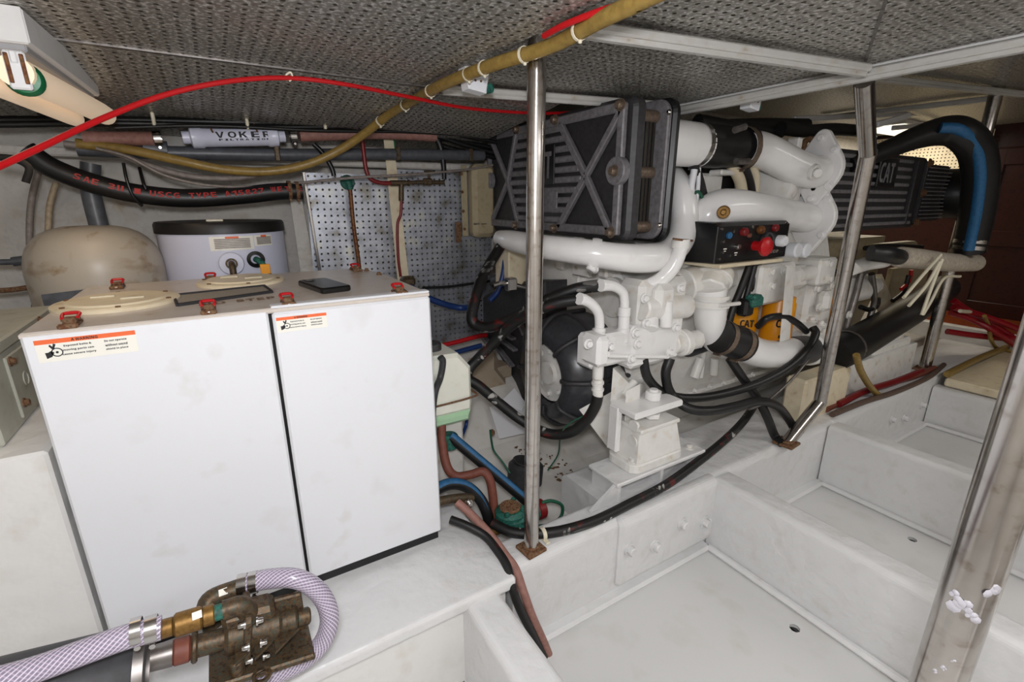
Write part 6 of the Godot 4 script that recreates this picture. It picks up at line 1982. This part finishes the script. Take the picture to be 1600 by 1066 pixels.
func build_far_end() -> void:
	var b := MB.new()
	b.box(V(4.4, -0.03, -0.4), V(1.66, 0.05, 1.02), 0.008)
	one("hatch_board", b, M.cream, "cream hatch board closing the bay at the far end", "board")
	b = MB.new()
	b.prism(rr(-0.40, 3.52, -0.06, 3.62, 0.02, 4), V(0, 0, 1.1), Vector3.UP, Vector3.RIGHT, 2.04)
	one("cross_frame", b, M.girder, "white cross frame under the edge of the cream hatch board", "frame", "", "structure")
	# wooden door and floor boards beyond
	var t := thing("door_1", "dark red brown wooden door at the end of the engine room", "door", "", "structure")
	b = MB.new(); b.box(V(5.27, 0.75, -0.95), V(0.05, 1.3, 1.1), 0.006)
	part(t, "door_leaf", b, M.mahogany)
	for q in [[0.55, -1.38], [0.55, -0.50]]:
		b = MB.new(); b.box(V(5.24, 0.75, q[1]), V(0.02, 1.28, 0.10), 0.004)
		part(t, "door_stile", b, M.mahogany)
	for y in [0.16, 0.72, 1.33]:
		b = MB.new(); b.box(V(5.24, y, -0.94), V(0.02, 0.12, 0.80), 0.004)
		part(t, "door_rail", b, M.mahogany)
	b = MB.new(); b.box(V(4.95, 0.06, -1.0), V(0.55, 0.10, 1.0), 0.006)
	one("wooden_step", b, M.varnish, "varnished orange brown wooden step before the door", "step")
	b = MB.new(); b.box(V(4.64, 0.05, -1.0), V(0.06, 0.12, 1.0), 0.006)
	one("step_edge", b, M.paint, "white edge strip of the wooden step", "strip")
	# red battery cables
	var rc := [[V(4.255,0.347,-1.15),V(4.437,0.249,-1.08),V(4.514,0.166,-0.95),V(4.817,-0.016,-0.82)], [V(4.253,0.266,-1.15),V(4.351,0.22,-1.05),V(4.414,0.142,-0.92),V(4.756,-0.047,-0.8)], [V(4.177,0.317,-1.12),V(4.37,0.258,-1.03),V(4.49,0.203,-0.92),V(4.672,0.128,-0.82)], [V(4.179,0.146,-1.12),V(4.316,0.123,-1.02),V(4.489,0.101,-0.93),V(4.715,0.085,-0.82)]]
	for k in 4:
		hose("red_battery_cable", rc[k], 0.020, M.crimson, ["thick red battery cable lying uppermost on the cream board", "thick red battery cable sagging between two others", "thick red battery cable close against the wooden step", "thick red battery cable lowest by the steel post"][k], "cable", "", 10)
	hose("yellow_tape", [V(4.269,0.272,-0.98),V(4.428,0.18,-0.98),V(4.325,0.117,-0.93),V(4.567,0.01,-0.93),V(4.551,0.015,-0.8)], 0.012, M.tan, "olive cord tying the red battery cables", "cord", "", 8)
	hose("cream_conduit", [V(4.089,0.312,-1.06),V(4.489,0.247,-1.06),V(4.8,0.151,-1.06)], 0.012, M.tie, "short cream conduit over the red cables", "conduit", "", 8)
	# cables lying on the girder
	var gcab := [[V(2.429,0.02,-1.022),V(2.713,0.02,-1.035),V(3.045,0.02,-1.023),V(3.368,0.02,-0.99),V(3.645,0.02,-0.991)], [V(2.406,0.015,-0.98),V(2.709,0.015,-0.973),V(3.011,0.015,-0.949),V(3.424,0.015,-0.947),V(3.79,0.015,-0.989)], [V(2.523,0.03,-1.01),V(2.82,0.03,-1.023),V(3.143,0.03,-1.002),V(3.472,0.03,-0.997)], [V(3.569,0.02,-0.905),V(4.127,0.02,-0.914),V(4.702,0.02,-0.899),V(5.009,0.02,-0.903)]]
	for k in 4:
		hose("girder_cable", gcab[k], [0.016, 0.014, 0.018, 0.02][k], [M.brownhose, M.dingy, M.darkred, M.tan][k], ["brown cable lying along the top of the girder past the bent post", "grey cable along the outer edge of the girder top", "dark red cable on the girder against the far white mount", "olive cable along the edge of the cream hatch board"][k], "cable", "", 8)
	b = MB.new()
	span(b, V(2.201,0.212,-1.02), V(2.618,-0.024,-1.02), 0.10, 0.012)
	one("cream_box", b, M.cream, "cream plastic box on the girder behind the bent post", "box")
	# far engine mount
	t = thing("engine_mount", "white engine mount under the thick black exhaust hose", "engine mount")
	b = MB.new()
	span(b, V(2.701,0.185,-1.06), V(3.516,-0.189,-1.06), 0.14, 0.006)
	part(t, "stand_plate", b, M.engine)
	b = MB.new()
	span(b, V(2.999,0.225,-1.08), V(3.468,0.005,-1.08), 0.12, 0.012)
	part(t, "mount_block", b, M.engine)
	b = MB.new()
	span(b, V(3.107,0.296,-1.1), V(3.411,0.149,-1.1), 0.10, 0.012)
	part(t, "bracket_arm", b, M.engine)
	# exhaust hose
	t = thing("exhaust_hose", "thick dark exhaust hose slanting up from the strainer", "hose")
	b = MB.new()
	b.tube([V(2.566,0.256,-1.1),V(2.753,0.277,-1.1),V(3.277,0.32,-1.14),V(3.809,0.369,-1.18),V(4.263,0.425,-1.22)], 0.088, 20)
	part(t, "tube", b, M.rubber)
	clamp_ring(t, V(2.7,0.275,-1.1), V(3.277,0.32,-1.14) - V(2.7,0.275,-1.1), 0.089, 0.02, M.stand)
	b = MB.new()
	b.tube([V(2.577,0.261,-1.1),V(2.664,0.267,-1.1)], 0.084, 20)
	part(t, "blue_cuff", b, M.deepblue)
	hose("brown_strap_hose", [V(2.552,0.289,-0.99),V(2.639,0.19,-0.99),V(2.793,0.073,-0.99),V(2.933,-0.024,-0.97)], 0.016, M.tan, "olive cord hanging from the exhaust hose to the girder", "cord", "", 8)
	# corrugated hose and its cords
	t = thing("corrugated_hose", "pale grey corrugated hose hanging below the side cooler", "hose")
	b = MB.new()
	b.tube([V(2.669,0.755,-0.95),V(2.928,0.73,-0.95),V(3.271,0.693,-0.95),V(3.702,0.662,-0.95)], 0.044, 18, 6, true, 0.004, 0.025)
	part(t, "tube", b, M.palehose)
	b = MB.new()
	b.tube([V(2.474,0.782,-0.99),V(2.531,0.774,-0.95),V(2.669,0.755,-0.95)], 0.036, 16)
	part(t, "dark_cuff", b, M.rubber)
	b = MB.new()
	b.tube([V(2.467,0.704,-1.05),V(2.615,0.718,-1.05),V(2.699,0.728,-1.02),V(2.772,0.742,-1.02)], 0.032, 16)
	one("pipe_end", b, M.engine, "white pipe end meeting the corrugated hose", "pipe")
	for k in 4:
		hose("pale_cord", [[V(2.924,0.758,-0.88),V(2.76,0.668,-0.88),V(2.616,0.583,-0.88)], [V(2.932,0.722,-0.88),V(2.845,0.622,-0.88),V(2.696,0.536,-0.88)], [V(2.954,0.736,-0.88),V(2.909,0.6,-0.88),V(2.874,0.471,-0.88)], [V(3.514,0.599,-0.95),V(3.284,0.607,-0.95),V(3.185,0.496,-0.95),V(3.12,0.427,-0.95)]][k], 0.008, M.tie, ["pale cord from the corrugated hose reaching furthest towards the yellow filters", "pale cord tied under the corrugated hose onto the exhaust hose", "pale cord hanging straight from the corrugated hose", "pale cord looping from the far steel post"][k], "cord", "", 6)
	# arched black hose with blue band
	t = thing("arched_hose", "fat black hose with a blue stripe arching over the engine end", "hose")
	var ap: Array = [V(2.627,1.168,-1.22),V(2.844,1.247,-1.15),V(2.964,1.296,-1.1),V(3.065,1.327,-1.04),V(3.113,1.315,-0.98),V(3.22,1.249,-0.94),V(3.313,1.124,-0.92),V(3.4,0.953,-0.92),V(3.466,0.802,-0.93),V(3.479,0.734,-0.93)]
	b = MB.new(); b.tube(ap, [0.040, 0.045, 0.054, 0.066, 0.072, 0.073, 0.073, 0.073, 0.07, 0.066], 20)
	part(t, "tube", b, M.rubber)
	b = MB.new()
	var band := []
	for i in range(3, ap.size()):
		band.append(ap[i] + (V(0, 1.0, 0) - ap[i]).normalized() * 0.064 + V(-0.016, 0.014, 0.0))
	b.tube(band, 0.024, 12)
	part(t, "blue_band", b, M.blue, "blue band along the hose")
	clamp_ring(t, V(3.464,0.792,-0.93), V(0.1, 1, 0), 0.072, 0.02)
	clamp_ring(t, V(3.471,0.758,-0.93), V(0.1, 1, 0), 0.070, 0.02)
	# lit perforated wall sheet and lamp at the far end
	b = MB.new()
	b.perf(V(5.24, 0.98, -1.44), V(0, 0, -0.0254), V(0, 0.0254, 0), 32, 22, 0.005, Vector3.LEFT)
	one("perforated_wall_sheet", b, M.cream, "cream perforated sheet on the end wall behind the arched hose", "wall sheet", "", "structure")
	ceiling_lamp(V(4.7, 1.535, -1.85), Vector2(0.7, 0.3), 0.8, Color(1.0, 0.96, 0.88), "glowing white ceiling light behind the arched hose")
	for k in 3:
		b = MB.new()
		b.bar([V(2.768,1.431,-1.6), V(3.942,1.47,-1.6), V(3.017,1.384,-1.3)][k], [V(5.774,1.74,-1.6), V(5.829,1.676,-1.6), V(3.36,1.458,-1.3)][k], 0.03, 0.02, Vector3.BACK, 0.004)
		one("roof_conduit", b, M.paint, ["long white conduit under the far roof edge", "lower white conduit behind the arched hose", "short bent white bracket before the light panel"][k], "conduit")
